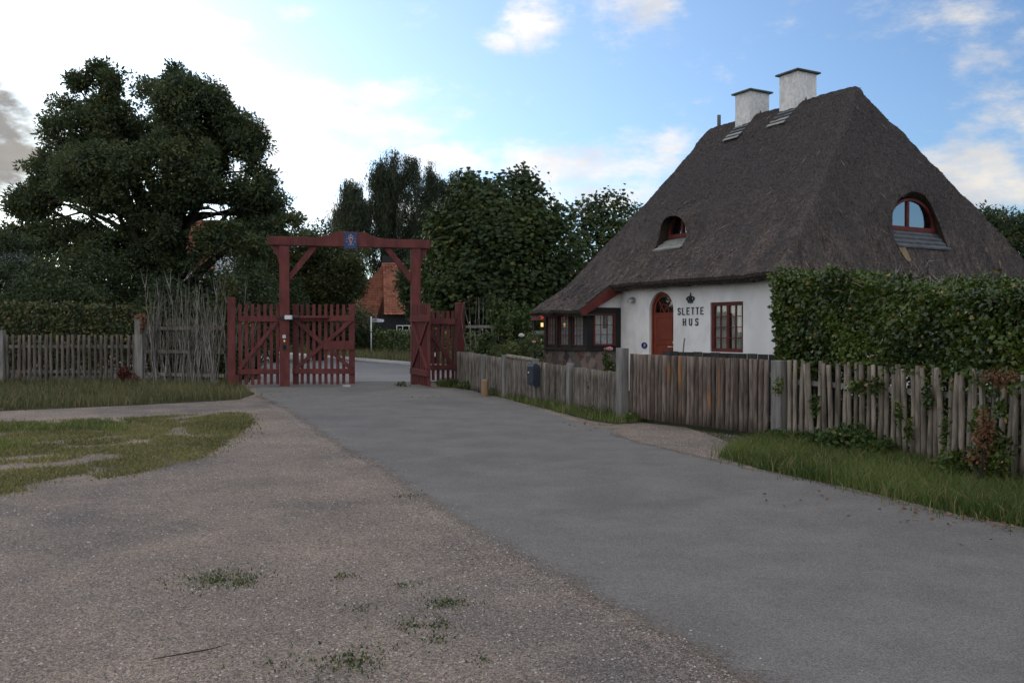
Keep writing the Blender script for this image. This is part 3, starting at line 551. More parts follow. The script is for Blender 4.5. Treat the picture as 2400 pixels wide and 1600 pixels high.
# birches: hanging strings of leaves
def birch(px, Z, tops, label, seed):
    base = Vector(((px-1200)/F*Z, Z, 0)); rt = empty('birch_tree', base); tag(rt, label, 'tree', 'birches beyond the gate')
    bl_ = [pb(*a, Z) for a in tops]; cl = crown_clusters(bl_, 80*len(bl_), -.32, .35, seed, .1)
    Cs = []; Ds = []
    n = len(cl)*15; st = np.repeat(cl, 15, 0)+rng.normal(0, .20, (n,3))*[1,1,.4]; ln = .6+1.9*rng.random(n)
    k = 7; t = np.tile(np.arange(k)/k, n); S = np.repeat(st, k, 0); LN = np.repeat(ln, k); dr = np.repeat(rng.normal(0, .12, (n,3)), k, 0)
    C = S+dr*t[:, None]; C[:, 2] -= LN*t*1.1; C += rng.normal(0, .05, C.shape)
    D = rng.normal(0, .35, C.shape); D[:, 2] -= 1; W = rng.normal(0, 1, C.shape)
    V, Fc = leafgeo(C, D, W, .30*(.6+.8*rng.random(len(C))), .07)
    bb = np.array(base); npmesh('crown', V-bb, [Fc], [LM['birch']], rt, tone=tone_of(C[:], seed, .5, .02) if len(C) < 60000 else np.clip(rng.random(len(C))*.8, 0, .86))
    mb = MB(); limbs(mb, (0,0,0), max(c[2] for c in cl)*.9, .28, cl-bb, 34, seed, .35); mb.build('trunk', MT['birchbark'], rt, smooth=True)
birch(905, 86, ((930,400,48,52),(895,450,40,75),(960,378,34,26),(890,400,18,40),(920,520,70,50),(985,470,40,80),(1010,420,18,50),(900,590,60,50),(990,570,60,60)), 'tallest weeping birch, in the middle above the gate beam', 31)
birch(815, 84, ((825,450,26,36),(800,510,24,45),(840,500,28,60),(830,570,45,45)), 'smaller weeping birch left of the tall one, above the gate', 32)
birch(1075, 88, ((1060,440,40,40),(1100,420,18,26),(1130,440,26,30),(1060,530,40,60),(1120,470,30,40)), 'right-hand weeping birch half hidden behind the chestnut', 33)
# chestnuts: drooping fans of five to seven leaflets
def chestnut(px, Z, tops, label, seed, nf=4200, h=6, sz=.13, mat='chestnut'):
    base = Vector(((px-1200)/F*Z, Z, 0)); rt = empty('chestnut_tree', base); tag(rt, label, 'tree', 'chestnut trees behind the garden')
    bl_ = [pb(*a, Z) for a in tops]; cl = crown_clusters(bl_, int(nf*2.3), -.30, .8, seed, .30)
    k = 7; n = len(cl)*k; C = np.repeat(cl+rng.normal(0, .16, cl.shape), k, 0)
    cc_ = np.array([np.mean([q_[0] for q_ in bl_]), np.mean([q_[1] for q_ in bl_]), 0]); oo = cl-cc_; oo[:, 2] = 0; ax = unit(unit(oo)*.7+rng.normal(0, .8, cl.shape)*[1,1,.5]+[0,-.2,0]); ax[:, 2] = -1.1-1.2*rng.random(len(cl)); ax = unit(ax); sd_ = unit(np.cross(ax, [0,0,1.0])); up_ = np.cross(sd_, ax)
    an = np.tile(np.linspace(-1.25, 1.25, k), len(cl)); A = np.repeat(ax, k, 0); S = np.repeat(sd_, k, 0); U = np.repeat(up_, k, 0)
    D = A*np.cos(an)[:, None]+S*np.sin(an)[:, None]; W = np.cross(D, U)+.15*rng.normal(0, 1, D.shape)
    s = np.repeat(.7+.6*rng.random(len(cl)), k)*(1-.18*np.abs(an)); V, Fc = leafgeo(C, D, W, sz*s, sz*.36*s, .12)
    bb = np.array(base); npmesh('crown', V-bb, [Fc], [LM[mat]], rt, tone=np.clip(np.repeat(tone_of(cl, seed, .5, .03), k)+rng.normal(0, .04, n), 0, 1))
    mb = MB(); limbs(mb, (0,0,0), h, .3, cl-bb, 34, seed, .25); mb.build('trunk', MT['bark'], rt, smooth=True)
chestnut(1190, 34, ((1180,540,140,110),(1180,660,170,100),(1205,445,75,42),(1120,480,85,50),(1270,510,70,50),(1070,560,75,55),(1190,540,110,70),(1320,590,50,70),(1040,650,60,70),(1150,650,110,80),(1260,650,90,80),(1200,730,150,50),(1060,730,60,50),(1225,412,28,18),(1040,520,45,45),(1015,590,40,60),(1100,430,40,26)), 'broad chestnut tree with drooping leaves right of the red gate', 41, 13500)
chestnut(1420, 40, ((1430,475,55,30),(1375,500,45,36),(1420,540,75,50),(1370,600,60,70),(1440,620,80,70),(1480,520,40,50),(1350,680,70,60)), 'smaller chestnut treetop beside the thatched roof', 42, 3300)
tree('dark_tree', (P(1010,0,40).x, 40, 0), 5, .25, [pb(*a, 40) for a in ((1010,620,40,50),(1000,700,45,70),(960,660,18,50),(1040,600,40,40))], 760, 40, .4, .15, .075, LM['darkshrub'], 'dark twiggy tree just behind the right post of the gateway', nl=20, seed=23, fork=.1)
for (x, y, rx, ry, zz, lb, sd2) in ((2310,520,34,30,62,'far dark treetop nearest the thatched roof at the right', 51), (2385,545,60,55,60,'far dark tree at the right edge of the picture', 52)):
    tree('distant_tree', (P(x,0,zz).x, zz, 0), 6, .3, [pb(x,y,rx,ry,zz), pb(x-10,y+60,rx*1.2,ry*1.4,zz), pb(x+25,y+40,rx*1.2,ry*1.3,zz)], 330, 34, .6, .26, .13, LM['darkshrub'], lb, group='far trees at the right edge', nl=12, seed=sd2, thr=-.3)
shrub('shrub', 790, 700, 0, 95, 69, 'dark bush beside the big tiled roof beyond the gate', LM['darkshrub'], 300, 30, ln=.2, wd=.1, rad=.6, seed=61)
nb = 60000; bx = rng.uniform(-75, 45, nb); hmax = 8.0+2.2*fbm(np.stack([bx, bx*0, bx*0], 1), .11, 4)*2; C = np.stack([bx, 112+rng.normal(0, 2.5, nb), hmax*rng.random(nb)**.8+fbm(np.stack([bx, bx*0, bx*0], 1), .6, 9)*1.2], 1)
V, Fc = leafgeo(C, rng.normal(0, 1, (nb,3)), rng.normal(0, 1, (nb,3)), .75, .45, .1); tag(npmesh('far_wood', V, [Fc], [LM['darkshrub']], tone=tone_of(C, 5, .3, .0)), 'low dark wood closing the view behind the far houses', 'wood', kind='stuff')
# clipped hedges
def hedge(name, path, wdt, z0, ztop, n, ln, mat, label, rare=.05, rough=.08, woody=True, cat='hedge', topf=1.0, seed=0, depth=.22):
    """path: list of (x,y,ztop) along the front face; body lies to the right-hand side (inward)"""
    base = Vector((path[0][0], path[0][1], 0)); rt = empty(name, base); tag(rt, label, cat); bb = np.array(base)
    seg = [((Vector(a[:2]), Vector(b[:2]), a[2], b[2])) for a, b in zip(path[:-1], path[1:])]; lens = np.array([(s[1]-s[0]).length for s in seg]); tot = lens.sum()
    cs, dn, up = [], [], []
    for s, l in zip(seg, lens):
        k = int(n*l/tot); d = (s[1]-s[0]).normalized(); inn = Vector((d.y, -d.x))*(1 if wdt > 0 else -1); w_ = abs(wdt)
        t = rng.random(k); zt = s[2]+(s[3]-s[2])*t; H = zt-z0; per = 2*H.mean()+w_; u = rng.random(k)
        face = np.where(u < H.mean()/per, 0, np.where(u < (H.mean()+w_*topf)/per, 1, 2)); q = rng.random(k); dd = rng.random(k)**1.5*depth
        off = np.where(face == 0, dd, np.where(face == 1, q*w_, w_-dd)); zz = np.where(face == 1, zt-dd, z0+q*H)
        p = np.stack([s[0].x+d.x*l*t+inn.x*off, s[0].y+d.y*l*t+inn.y*off, zz], 1)
        nn = np.where(face[:, None] == 0, [[-inn.x, -inn.y, .15]], np.where(face[:, None] == 1, [[0,0,1.0]], [[inn.x, inn.y, .1]]))
        hang = (q < .22) & (rng.random(k) < .6); p[:, 2] -= np.where(hang & (face == 0), rng.random(k)*.34*np.clip(.45+1.6*fbm(p*[1,1,0], 2.2, seed+4), 0, 1), 0) if z0 > .6 else 0
        sh_ = (face == 1) & (rng.random(k) < .05); p[:, 2] += np.where(sh_, rng.random(k)**2*.16, 0)
        rr_ = fbm(p, 1.6, seed)*rough*2+fbm(p, 5, seed)*rough; p = p+nn*rr_[:, None]
        cs.append(p); dn.append(nn)
    for e, s, sg in ((0, seg[0], -1), (1, seg[-1], 1)):       # end faces
        k = int(n*abs(wdt)/tot*1.1); d = (s[1]-s[0]).normalized(); inn = Vector((d.y, -d.x))*(1 if wdt > 0 else -1); o = s[0] if e == 0 else s[1]; zt = s[2] if e == 0 else s[3]
        q = rng.random(k)*abs(wdt); dd = rng.random(k)**1.5*depth; p = np.stack([o.x-sg*d.x*dd+inn.x*q, o.y-sg*d.y*dd+inn.y*q, z0+(zt-z0)*rng.random(k)], 1)
        nn = np.tile([d.x*sg, d.y*sg, .1], (k,1)); p = p+nn*(fbm(p, 1.6, seed+3)*rough*2)[:, None]; cs.append(p); dn.append(nn)
    C = np.concatenate(cs); Nn = np.concatenate(dn)
    D = Nn*.35+rng.normal(0, .7, C.shape); D[:, 2] -= .25; W = np.cross(D, Nn+rng.normal(0, .55, C.shape))
    s_ = .55+.8*rng.random(len(C)); V, Fc = leafgeo(C, D, W, ln*s_, ln*.72*s_, .10)
    npmesh('foliage', V-bb, [Fc], [mat], rt, tone=tone_of(C, seed, 1.8, rare))
    if woody:
        mb = MB(); d0 = 0
        for i in range(int(tot*5)):
            t = random.random()*tot; j = 0
            while t > lens[j] and j < len(lens)-1: t -= lens[j]; j += 1
            s = seg[j]; d = (s[1]-s[0]).normalized(); inn = Vector((d.y, -d.x))*(1 if wdt > 0 else -1); q = s[0]+d*t+inn*random.uniform(.15, abs(wdt)-.15); zt = s[2]
            mb.tube([Vector((q.x, q.y, 0))-base, Vector((q.x+random.uniform(-.1,.1), q.y+random.uniform(-.1,.1), zt*.5))-base, Vector((q.x+random.uniform(-.25,.25), q.y+random.uniform(-.25,.25), zt-.12))-base], [.02,.014,.006], 5)
        mb.build('stems', MT['bark'], rt)
    return rt
hedge('clipped_hedge', [(-21,28.2,2.50),(-16,28.2,2.48),(-11.6,28.2,2.38)], -1.2, .2, 2.5, 15000, .11, LM['hedgedark'], 'clipped hedge with dull olive leaves behind the left fence', .10, .10, seed=2)
hedge('clipped_hedge', [(-11.4,28.6,1.9),(-10.0,28.4,1.8),(-8.6,28.2,1.7)], -1.0, .02, 1.8, 9000, .12, LM['hedgedark'], 'low dark hedge directly behind the bare stick fence', .05, .12, seed=12)
hp = K0+kn*9.0
hedge('clipped_hedge', [tuple((hp+kd*(-4))[:2])+(1.35,), tuple((hp+kd*10)[:2])+(1.45,), tuple((hp+kd*60)[:2])+(1.5,)], 1.6, .05, 1.5, 26000, .18, LM['hedge'], 'low dark green hedge beyond the cross road behind the signpost', .03, .15, seed=5)
hr = Vector((3.98, 12.85)); 
HP = [(3.90,12.92),(4.50,11.75),(4.86,10.7),(5.12,9.4),(5.42,8.2),(5.9,6.4)]
hedge('clipped_hedge', [(3.87,12.98,2.42),(4.42,11.95,2.40),(4.70,11.15,2.22),(4.92,10.35,2.04),(5.10,9.4,1.98),(5.40,8.2,1.96),(5.9,6.4,1.95)], -.80, 1.08, 2.4, 50000, .064, LM['hedge'], 'glossy green hedge growing over the top of the right picket fence', .03, .07, seed=7, depth=.16)
hedge('clipped_hedge', [(4.55,14.1,2.30),(5.6,13.3,2.34),(6.5,11.2,2.26),(7.1,9.4,2.22),(7.8,7.0,2.18)], -.7, .05, 2.3, 58000, .064, LM['hedge'], 'taller hedge with sunlit top standing behind the glossy front hedge', .05, .06, seed=8)
# bare twigs where the two hedges meet
b = MB(); cc = Vector((4.75,11.9,2.28)); rt = empty('bare_branches', (cc.x, cc.y, 0)); tag(rt, 'tangle of bare grey twigs on top of the hedge in front of the roof', 'twigs')
for i in range(85):
    s = cc+Vector((random.uniform(-.1,.9), random.uniform(-.9,.5), random.uniform(-.40,.0))); p = [s]
    for j in range(4): p.append(p[-1]+Vector((random.gauss(0,.07), random.gauss(0,.07), random.gauss(.03,.07))))
    b.tube(p, [.005,.004,.004,.003,.002], 4)
b.build('twigs', MT['birchbark'], rt, world=True)
# loose leaf plants: name, centre, radii
def plant(name, blobs, n, ln, mat, label, cat='plant', group=None, rare=.04, wdf=.6, droop=.2, stems=0, seed=0):
    b0 = blobs[0]; base = Vector((b0[0], b0[1], 0)); rt = empty(name, base); tag(rt, label, cat, group); bb = np.array(base)
    vol = np.array([b[3]*b[5] for b in blobs]); idx = rng.choice(len(blobs), size=n, p=vol/vol.sum()); B = np.array(blobs)[idx]
    d = unit(rng.normal(0, 1, (n,3))); C = B[:, :3]+d*B[:, 3:6]*(rng.random((n,1))**.45); C = C[C[:, 2] > .02]; n = len(C)
    C += (fbm(C, 6, seed)*.06)[:, None]
    D = rng.normal(0, 1, (n,3)); D[:, 2] -= droop; W = rng.normal(0, 1, (n,3)); s = .5+.9*rng.random(n)
    V, Fc = leafgeo(C, D, W, ln*s, ln*wdf*s, .1); npmesh('leaves', V-bb, [Fc], [mat], rt, tone=tone_of(C, seed, 3, rare))
    if stems:
        mb = MB()
        for i in range(stems):
            t = C[rng.integers(n)]-bb; mb.tube([(random.uniform(-.1,.1), random.uniform(-.1,.1), 0), (t[0]*.5, t[1]*.5, t[2]*.55), tuple(t)], [.010,.007,.003], 5); mb.build('stem', MT['bark'], rt); mb = MB()
    return rt
def E(x, y, Z, rx, ry, rz): p = P(x, y, Z); return (p.x, p.y, p.z, rx, ry, rz)
WG = 'weeds and bushes at the foot of the fences'
plant('nettle_bush', [E(1990,1035,11.2,.42,.25,.22),E(2070,1050,10.9,.25,.2,.15),E(1930,1040,11.6,.3,.25,.15)], 2600, .07, LM['weed'], 'low dark green bush at the foot of the picket fence', group=WG, stems=10, seed=2)
plant('weed_plant', [E(1815,1025,12.5,.25,.15,.12),E(1860,1030,12.2,.25,.15,.14)], 1200, .06, LM['weed'], 'small weeds round the grey gate post beside the hedge', group=WG, seed=3)
plant('bramble', [E(2325,1060,8.9,.22,.16,.30),E(2300,985,9.0,.10,.08,.18),E(2250,1080,9.3,.25,.15,.14)], 1500, .055, LM['hedge'], 'green bramble climbing the pickets at the right edge', stems=8, seed=4)
plant('withered_branch', [E(2310,1010,8.8,.10,.08,.26),E(2345,885,8.7,.20,.10,.08),E(2290,1075,8.9,.14,.1,.10)], 700, .05, LM['brownleaf'], 'withered brown leaves hanging on the right pickets', stems=6, seed=5)
for i, (x, y, zz, rx, rz) in enumerate(((1910,950,12.0,.05,.20),(2175,930,10.3,.08,.14),(2010,905,11.3,.16,.10),(2060,900,11.2,.12,.10),(2215,1010,9.6,.05,.30),(2345,960,8.6,.07,.10),(2110,960,10.8,.04,.22),(1825,905,12.6,.06,.14),(2130,1010,10.6,.05,.15))):
    plant('ivy_tendril', [E(x, y, zz-.12, rx, .05, rz)], 60+int(rx*700), .055, LM['hedge'], ['slim tendril hanging on the pickets near the grey gate post','bushy sprig in the middle of the pickets below the hedge edge','wide tuft of hedge leaves over the picket tops','second wide tuft of leaves over the picket tops','long thin tendril down the pickets left of the withered leaves','small tuft on the last pickets at the right edge','thin tendril running down the middle pickets','leaf cluster on the grey post beside the pole gate','bushy sprig low on the pickets above the grass'][i], 'ivy', 'ivy on the right picket fence', seed=i)
for i, (x, y, zz, rx, rz) in enumerate(((1105,905,23.6,.50,.14),(1172,922,21.5,.40,.16),(1225,935,20.4,.35,.10),(1255,938,19.9,.3,.18),(1320,960,18.4,.5,.10),(1405,968,16.8,.35,.20),(1440,975,16.2,.35,.18),(1070,900,24.8,.4,.16),(1495,985,15.4,.3,.16))):
    plant('weed_plant', [E(x, y, zz, rx, .18, rz)], 700, .055, LM['weed'], ['weeds around the short yellow bollard','weeds just right of the short yellow bollard','weeds at the foot of the fence left of the mailbox','weeds below the mailbox','dry weeds halfway between mailbox and grey gate post','tall weeds just left of the taller grey gate post','weeds at the left foot of the taller grey gate post','weeds at the foot of the right red side gate post','weeds under the left end of the pole gate'][i], 'weeds', 'weeds along the dense pole fence', seed=i+20, rare=.06)
for x, y, zz, rz, nn, lb in ((1388,905,17.0,.16,90,'small green sprig poking through the dense pole fence'),(1452,880,16.1,.10,80,'small ivy sprig beside the grey gate post'),(942,905,24.9,.12,260,'grass clump at the foot of the right gateway post')):
    plant('weed_plant', [E(x, y, zz, .09 if nn < 200 else .28, .06, rz)], nn, .06, LM['weed'], lb, 'weeds', seed=int(x))
plant('dock_plant', [E(300,890,26.0,.35,.2,.20),E(290,880,26.1,.2,.15,.30)], 600, .09, leafmat('dock_leaves', (.05,.012,.010), (.11,.03,.02), (.15,.05,.03)), 'dark red dock plant at the foot of the left fence', seed=6)
plant('ivy', [E(328,742,26.3,.16,.14,.10),E(335,760,26.3,.10,.1,.25)], 420, .07, LM['brownleaf'], 'red ivy leaves on the head of the grey post left of the sticks', 'ivy', seed=7)
# garden plants
plant('climbing_shrub', [E(1175,735,24,.48,.4,.42),E(1200,765,23.5,.5,.4,.45),E(1140,800,24.5,.25,.3,.25),E(1170,820,24,.8,.4,.3),E(1225,745,24,.25,.3,.4),E(1150,700,24,.12,.2,.22)], 5200, .10, LM['chestnut'], 'tall green climber behind the fence beside the red gate', stems=22, seed=31)
plant('rose_bush', [E(1215,820,21.6,.45,.3,.26),E(1175,822,23.0,.35,.3,.22),E(1195,775,22.2,.08,.08,.40),E(1250,800,21.3,.2,.2,.25),E(1205,845,22.2,.6,.3,.3)], 5200, .055, LM['rose'], 'rose bush with one white bloom above the pole fence', 'rose bush', stems=14, seed=32, rare=.10)
plant('rose_bush', [E(1427,850,17.1,.12,.12,.20),E(1435,870,17.1,.20,.16,.16),E(1420,835,17.1,.05,.05,.18)], 1100, .050, LM['rose'], 'slim rose bush with pink blooms in front of the stone plinth', 'rose bush', stems=6, seed=33, rare=.08)
def bloom(px, py, Zb, r, mat, label):
    c = P(px, py, Zb); rt = empty('rose_bloom', c); tag(rt, label, 'flower')
    for k in range(3):
        b = MB(); n = 7-k*1
        for i in range(n):
            a = 6.283*i/n+k*.5; ra = r*(1-.28*k); d = Vector((math.cos(a), math.sin(a), 0)); s = Vector((-d.y, d.x, 0)); z0 = r*.15*k
            b.add([(0,0,-r*.3), d*ra*.7+s*ra*.5+Vector((0,0,z0)), d*ra*.85+Vector((0,0,z0+r*.55)), d*ra*.7-s*ra*.5+Vector((0,0,z0))], [(0,1,2),(0,2,3)])
        b.build('petals', mat, rt)
    b = MB(); b.tube([(0,0,-r*.3),(0.01,0,-r*3.5)], [.006,.006], 5); b.build('stem', LM['weed'], rt)
bloom(1222,787,20.9,.085,MT['wpetal'],'white rose bloom standing above its bush near the mailbox')
bloom(1251,802,20.7,.06,MT['pink'],'small pink rose to the right of the white one')
bloom(1429,819,17.0,.075,MT['pink'],'larger pink rose bloom in front of the stone plinth')
bloom(1420,819,17.1,.045,MT['pink'],'smaller pink rose bud beside the larger pink bloom')
# ---------------------------------------------------------------- fences
def polemesh(name, h, r, mat, seed, flatcut=False, bend=.02):
    rs = random.Random(seed); n = 9; k = 6; pts = []; rad = []
    bx, by = rs.uniform(-bend, bend), rs.uniform(-bend, bend)
    for i in range(k):
        t = i/(k-1); pts.append((bx*math.sin(t*3.1)+rs.uniform(-.002,.002), by*math.sin(t*3.1), h*t)); rad.append(r*(1.04-.12*t)*(1+rs.uniform(-.06,.06)))
    random.seed(seed); b = MB(); b.tube(pts, rad, n, jit=.12); me = bpy.data.meshes.new(name); me.from_pydata(b.v, [], b.f); me.materials.append(mat)
    me.polygons.foreach_set('use_smooth', [len(p.vertices) == 4 for p in me.polygons]); return me
def along(path):
    pts = [Vector(p) for p in path]; ls = [(b-a).length for a, b in zip(pts[:-1], pts[1:])]; tot = sum(ls)
    def at(s):
        for a, b, l in zip(pts[:-1], pts[1:], ls):
            if s <= l or b is pts[-1]: return a.lerp(b, s/l), (b-a).normalized()
            s -= l
    return at, tot
def pale_fence(label, path, spacing, r, hts, mat, seed, rails=None, posts=(), lean=.02, cat='fence', name='picket_fence', zb=0.0, pname='picket', postr=.05, railside=.07, hjit=.02, railmat=None, group=None):
    """path of Vectors on the ground; hts(s/tot) -> height"""
    at, tot = along(path); p0 = Vector(path[0]); rt = empty(name, p0); tag(rt, label, cat, group); rs = random.Random(seed)
    var = [polemesh(pname, 1.0, r*rs.uniform(.88,1.12), mat, seed*10+i, bend=.012) for i in range(6)]
    n = int(tot/spacing); s = spacing*.5
    for i in range(n):
        q, d = at(s); o = link(pname, var[rs.randrange(6)], rt); h = hts(s/tot)+rs.uniform(-hjit, hjit)
        o.location = q-p0+Vector((0,0,zb)); o.scale = (rs.uniform(.9,1.1),)*2+(h-zb,); o.rotation_euler = (rs.gauss(0, lean), rs.gauss(0, lean), rs.uniform(0, 6.28)); s += tot/n
    for (f, w_) in (rails or ()):
        b = MB(); k = max(2, int(tot/1.2)); pp = [at(tot*j/k*.9999) for j in range(k+1)]
        for (a, da), (c, dc) in zip(pp[:-1], pp[1:]):
            nn = Vector((da.y, -da.x, 0))*railside; ha = hts(0)*f
            b.beam(a+nn+Vector((0,0,f)), c+nn+Vector((0,0,f)), .04, w_)
        b.build('rail', railmat or MT['post'], rt, world=True, bevel=.004)
    for (s_, hp, wp, side) in posts:
        q, d = at(s_*tot*.9999); nn = Vector((d.y, -d.x, 0))*side; b = MB(); rot = Matrix.Rotation(math.atan2(d.y, d.x), 3, 'Z')
        b.box(q+nn+Vector((0,0,hp/2)), (wp, wp, hp), rot); b.build('post', MT['post'], rt, world=True, bevel=.008)
    return rt
V3 = Vector
# left palings (flat, lichened)
pale_fence('weathered picket fence with orange lichen left of the bare sticks', [V3((-19.5,26.7,0)), V3((-11.42,26.55,0))], .168, .046, lambda t: 1.47, MT['leftpick'], 1, rails=((1.12,.09),(.35,.09)), posts=((.49,1.62,.17,.03),), lean=.012, hjit=.012, railside=-.07)
# stick fence: post, rails, loose sticks
rt = empty('rail_fence', (-11.3,26.4,0)); tag(rt, 'two-rail grey fence holding upright bare sticks', 'fence')
b = MB(); b.box((-11.25,26.4,1.03), (.24,.22,2.06)); b.build('post', MT['post'], rt, world=True, bevel=.01)
for zz in (1.67,.98,.30):
    b = MB(); b.beam((-11.1,26.38,zz), (-8.3,25.2,zz), .05, .10); b.build('rail', MT['polegrey'], rt, world=True, bevel=.005)

stv = []
for i in range(8):
    rs = random.Random(50+i); b = MB(); pts = [V3((0,0,0))]; x = y = 0
    for j in range(7):
        x += rs.gauss(0,.028); y += rs.gauss(0,.02); pts.append(V3((x, y, (j+1)/7)))
    b.tube(pts, [.017,.016,.014,.012,.010,.008,.005,.002], 6, jit=.2)
    if i % 2: b.tube([pts[4], pts[4]+V3((.06,.02,.18)), pts[4]+V3((.10,.03,.42))], [.010,.006,.002], 5)
    for q_ in range(3):
        j_ = rs.randrange(3, 7); a_ = pts[j_]; sg_ = rs.choice((-1,1)); b.tube([a_, a_+V3((.05*sg_,.02,.07)), a_+V3((.09*sg_,.03,.17))], [.007,.005,.002], 4)
    me = bpy.data.meshes.new('bare_stick'); me.from_pydata(b.v, [], b.f); me.materials.append(MT['stick']); stv.append(me)
for i in range(104):
    t = random.random()**.9 if i < 88 else random.uniform(1.03,1.3); q = V3((-11.1,26.38,0)).lerp(V3((-8.45,25.25,0)), min(t, .99)*.97+.01)+V3((0, random.choice((-.07,.07))+random.uniform(-.02,.02), 0))
    if t > 1: q = V3((-8.9+random.random()*.9, 27.0, 0))
    o = link('bare_stick', stv[i % 8]); o.location = q; o.scale = (random.uniform(.8,1.3),)*2+(random.uniform(1.5,2.6) if random.random() < .70 else random.uniform(2.6,3.4),)
    o.rotation_euler = (random.gauss(0,.03), random.gauss(0,.05), 0 if random.random() < .5 else 3.14)
    tag(o, 'bare grey stick standing upright against the two-rail fence' if t <= 1 else 'bare grey stick behind the narrow left leaf of the red gate', 'stick', 'bare sticks threaded through the rail fence' if t <= 1 else 'bare sticks behind the side gate')
# dense pole fence along the road
pf = [V3((-1.55,24.9,0)), V3((-.63,22.1,0)), V3((.69,19.0,0)), V3((1.32,17.5,0)), V3((1.93,15.95,0))]
def hl(t): return 1.0-.16*max(0, t-.15)/.85
at_, tt_ = along(pf)
pale_fence('long dense fence of thin grey poles behind the mailbox', pf, .092, .040, hl, MT['polegrey'], 2, rails=((.72,.07),(.25,.07)), posts=((.29,1.0,.13,.04),(.62,.98,.11,.02),(.80,.94,.13,.04),(.44,1.02,.12,.04)), lean=.008, cat='fence', name='pole_fence', pname='pole', hjit=.014, railside=-.08)
b = MB(); q0, d0 = at_(tt_*.445); q1, d1 = at_(tt_*.60); b.tube([q0+V3((0,0,1.0)), q1+V3((0,0,.955))], .045, 8); o = b.build('capping_rail', MT['polelite']); tag(o, 'short pale pole lying along the fence top left of the mailbox', 'rail')
# pole gate
GA, GB = V3((2.02,15.72,0)), V3((3.84,12.75,0))
pale_fence('closed gate of close-set brown poles between two grey posts', [GA+V3((.09,-.15,0)), GB-V3((.06,-.1,0))], .094, .0425, lambda t: 1.19-.015*t, MT['pole'], 3, rails=((.95,.08),(.30,.08)), lean=.006, cat='gate', name='pole_gate', pname='pole', zb=.07, hjit=.004, railside=-.07)
for q, hh, ww, lb in ((GA+V3((-.03,.03,0)), 1.29, .17, 'taller grey square post at the left end of the pole gate'), (GB+V3((.07,-.02,0)), 1.17, .19, 'grey square post between the pole gate and the hedge')):
    b = MB(); b.box((0,0,hh/2), (ww, ww, hh), Matrix.Rotation(R(-58), 3, 'Z')); o = b.build('gate_post', MT['post'], bevel=.008); o.location = q; tag(o, lb, 'post')
dn_ = (GB-GA).normalized(); pn_ = V3((-dn_.y, dn_.x, 0))
if pn_.x < 0: pn_ = -pn_
rt = empty('board_fence', GA+pn_*1.0); tag(rt, 'low black board fence just behind the pole gate', 'fence')
s = -.1
while s < 3.6:
    wv = random.choice((.12,.16,.20)); b = MB(); q = GA+pn_*1.0+dn_*(s+wv/2); b.box(q+V3((0,0,.61)), (wv, .025, 1.22+random.uniform(-.012,.012)), Matrix.Rotation(math.atan2(dn_.y, dn_.x), 3, 'Z')); b.build('board', MT['blackboard'], rt, world=True); s += wv+random.choice((.006,.006,.03))
# right picket fence
rf = [V3((3.98,12.62,0)), V3((4.52,11.60,0)), V3((4.88,10.6,0)), V3((5.14,9.3,0)), V3((5.44,8.2,0)), V3((5.95,6.4,0))]
pale_fence('open picket fence of pale bark poles below the green hedge', rf, .106, .037, lambda t: 1.16, MT['polelite'], 4, rails=((.86,.07),(.22,.07)), posts=((.60,1.12,.09,-.05),), lean=.028, hjit=.03, railside=-.06, pname='picket')
# trellis sticks in the garden behind
rt = empty('garden_trellis', P(1100,900,25)*1); rt.location.z = 0; WORLD[rt.name] = Matrix.Translation(rt.location); tag(rt, 'grey stick trellis between the red gate post and the climber', 'trellis')
for zz in (1.72,.95):
    b = MB(); b.beam((-1.35,25.6,zz), (.55,24.4,zz), .04, .08); b.build('rail', MT['post'], rt, world=True)
for i in range(24):
    q = V3((-1.3,25.6,0)).lerp(V3((.2,24.6,0)), random.random()); b = MB(); p = [q]
    for j in range(5): p.append(p[-1]+V3((random.gauss(0,.06), random.gauss(0,.05), random.uniform(.38,.58))))
    b.tube(p, [.018,.016,.013,.010,.006,.003], 5); b.build('stick', MT['stick'], rt, world=True)
# bollard and mailbox
b = MB(); b.tube([(0,0,-.05),(0,0,.37),(0,0,.40),(0,0,.42)], [.085,.083,.072,.03], 14); o = b.build('bollard', MT['bollard'], smooth=False); o.location = P(1136,929); tag(o, 'short round bollard of new yellow wood by the road', 'bollard')
q, d = at_(tt_*.632); nn = V3((d.y, -d.x, 0))
if nn.x > 0: nn = -nn
mbx = empty('mailbox', (q+nn*.05)+V3((0,0,.105)), math.atan2(d.y, d.x)); mbx.scale = (.82,.9,.81); tag(mbx, 'dark blue grey mailbox with rounded top mounted on the pole fence', 'mailbox')
# local: x along fence (toward camera), y outward normal
sy = 1 if (Matrix.Rotation(math.atan2(d.y, d.x), 3, 'Z') @ V3((0,1,0))).dot(nn) > 0 else -1
prof = [(0,.42),(.0,.86),(.03,.93),(.09,.965),(.15,.95),(.19,.89),(.19,.42),(.16,.37),(.05,.36)]
b = MB(); b.prism(lambda u, v, dd: V3((dd, sy*u, v)), prof, -.19, .19); b.build('body', MT['mail'], mbx, bevel=.006)
b = MB(); b.prism(lambda u, v, dd: V3((dd, sy*u, v)), [(.192,.74),(.192,.88),(.155,.958),(.09,.975),(.09,.968),(.15,.95),(.185,.88),(.185,.74)], -.185, .185); b.build('lid', MT['mail'], mbx)
for xx in (-.10,-.06):
    b = MB(); b.box((xx, sy*.196, .72), (.018,.006,.045)); b.build('marking', MT['signwhite'], mbx)
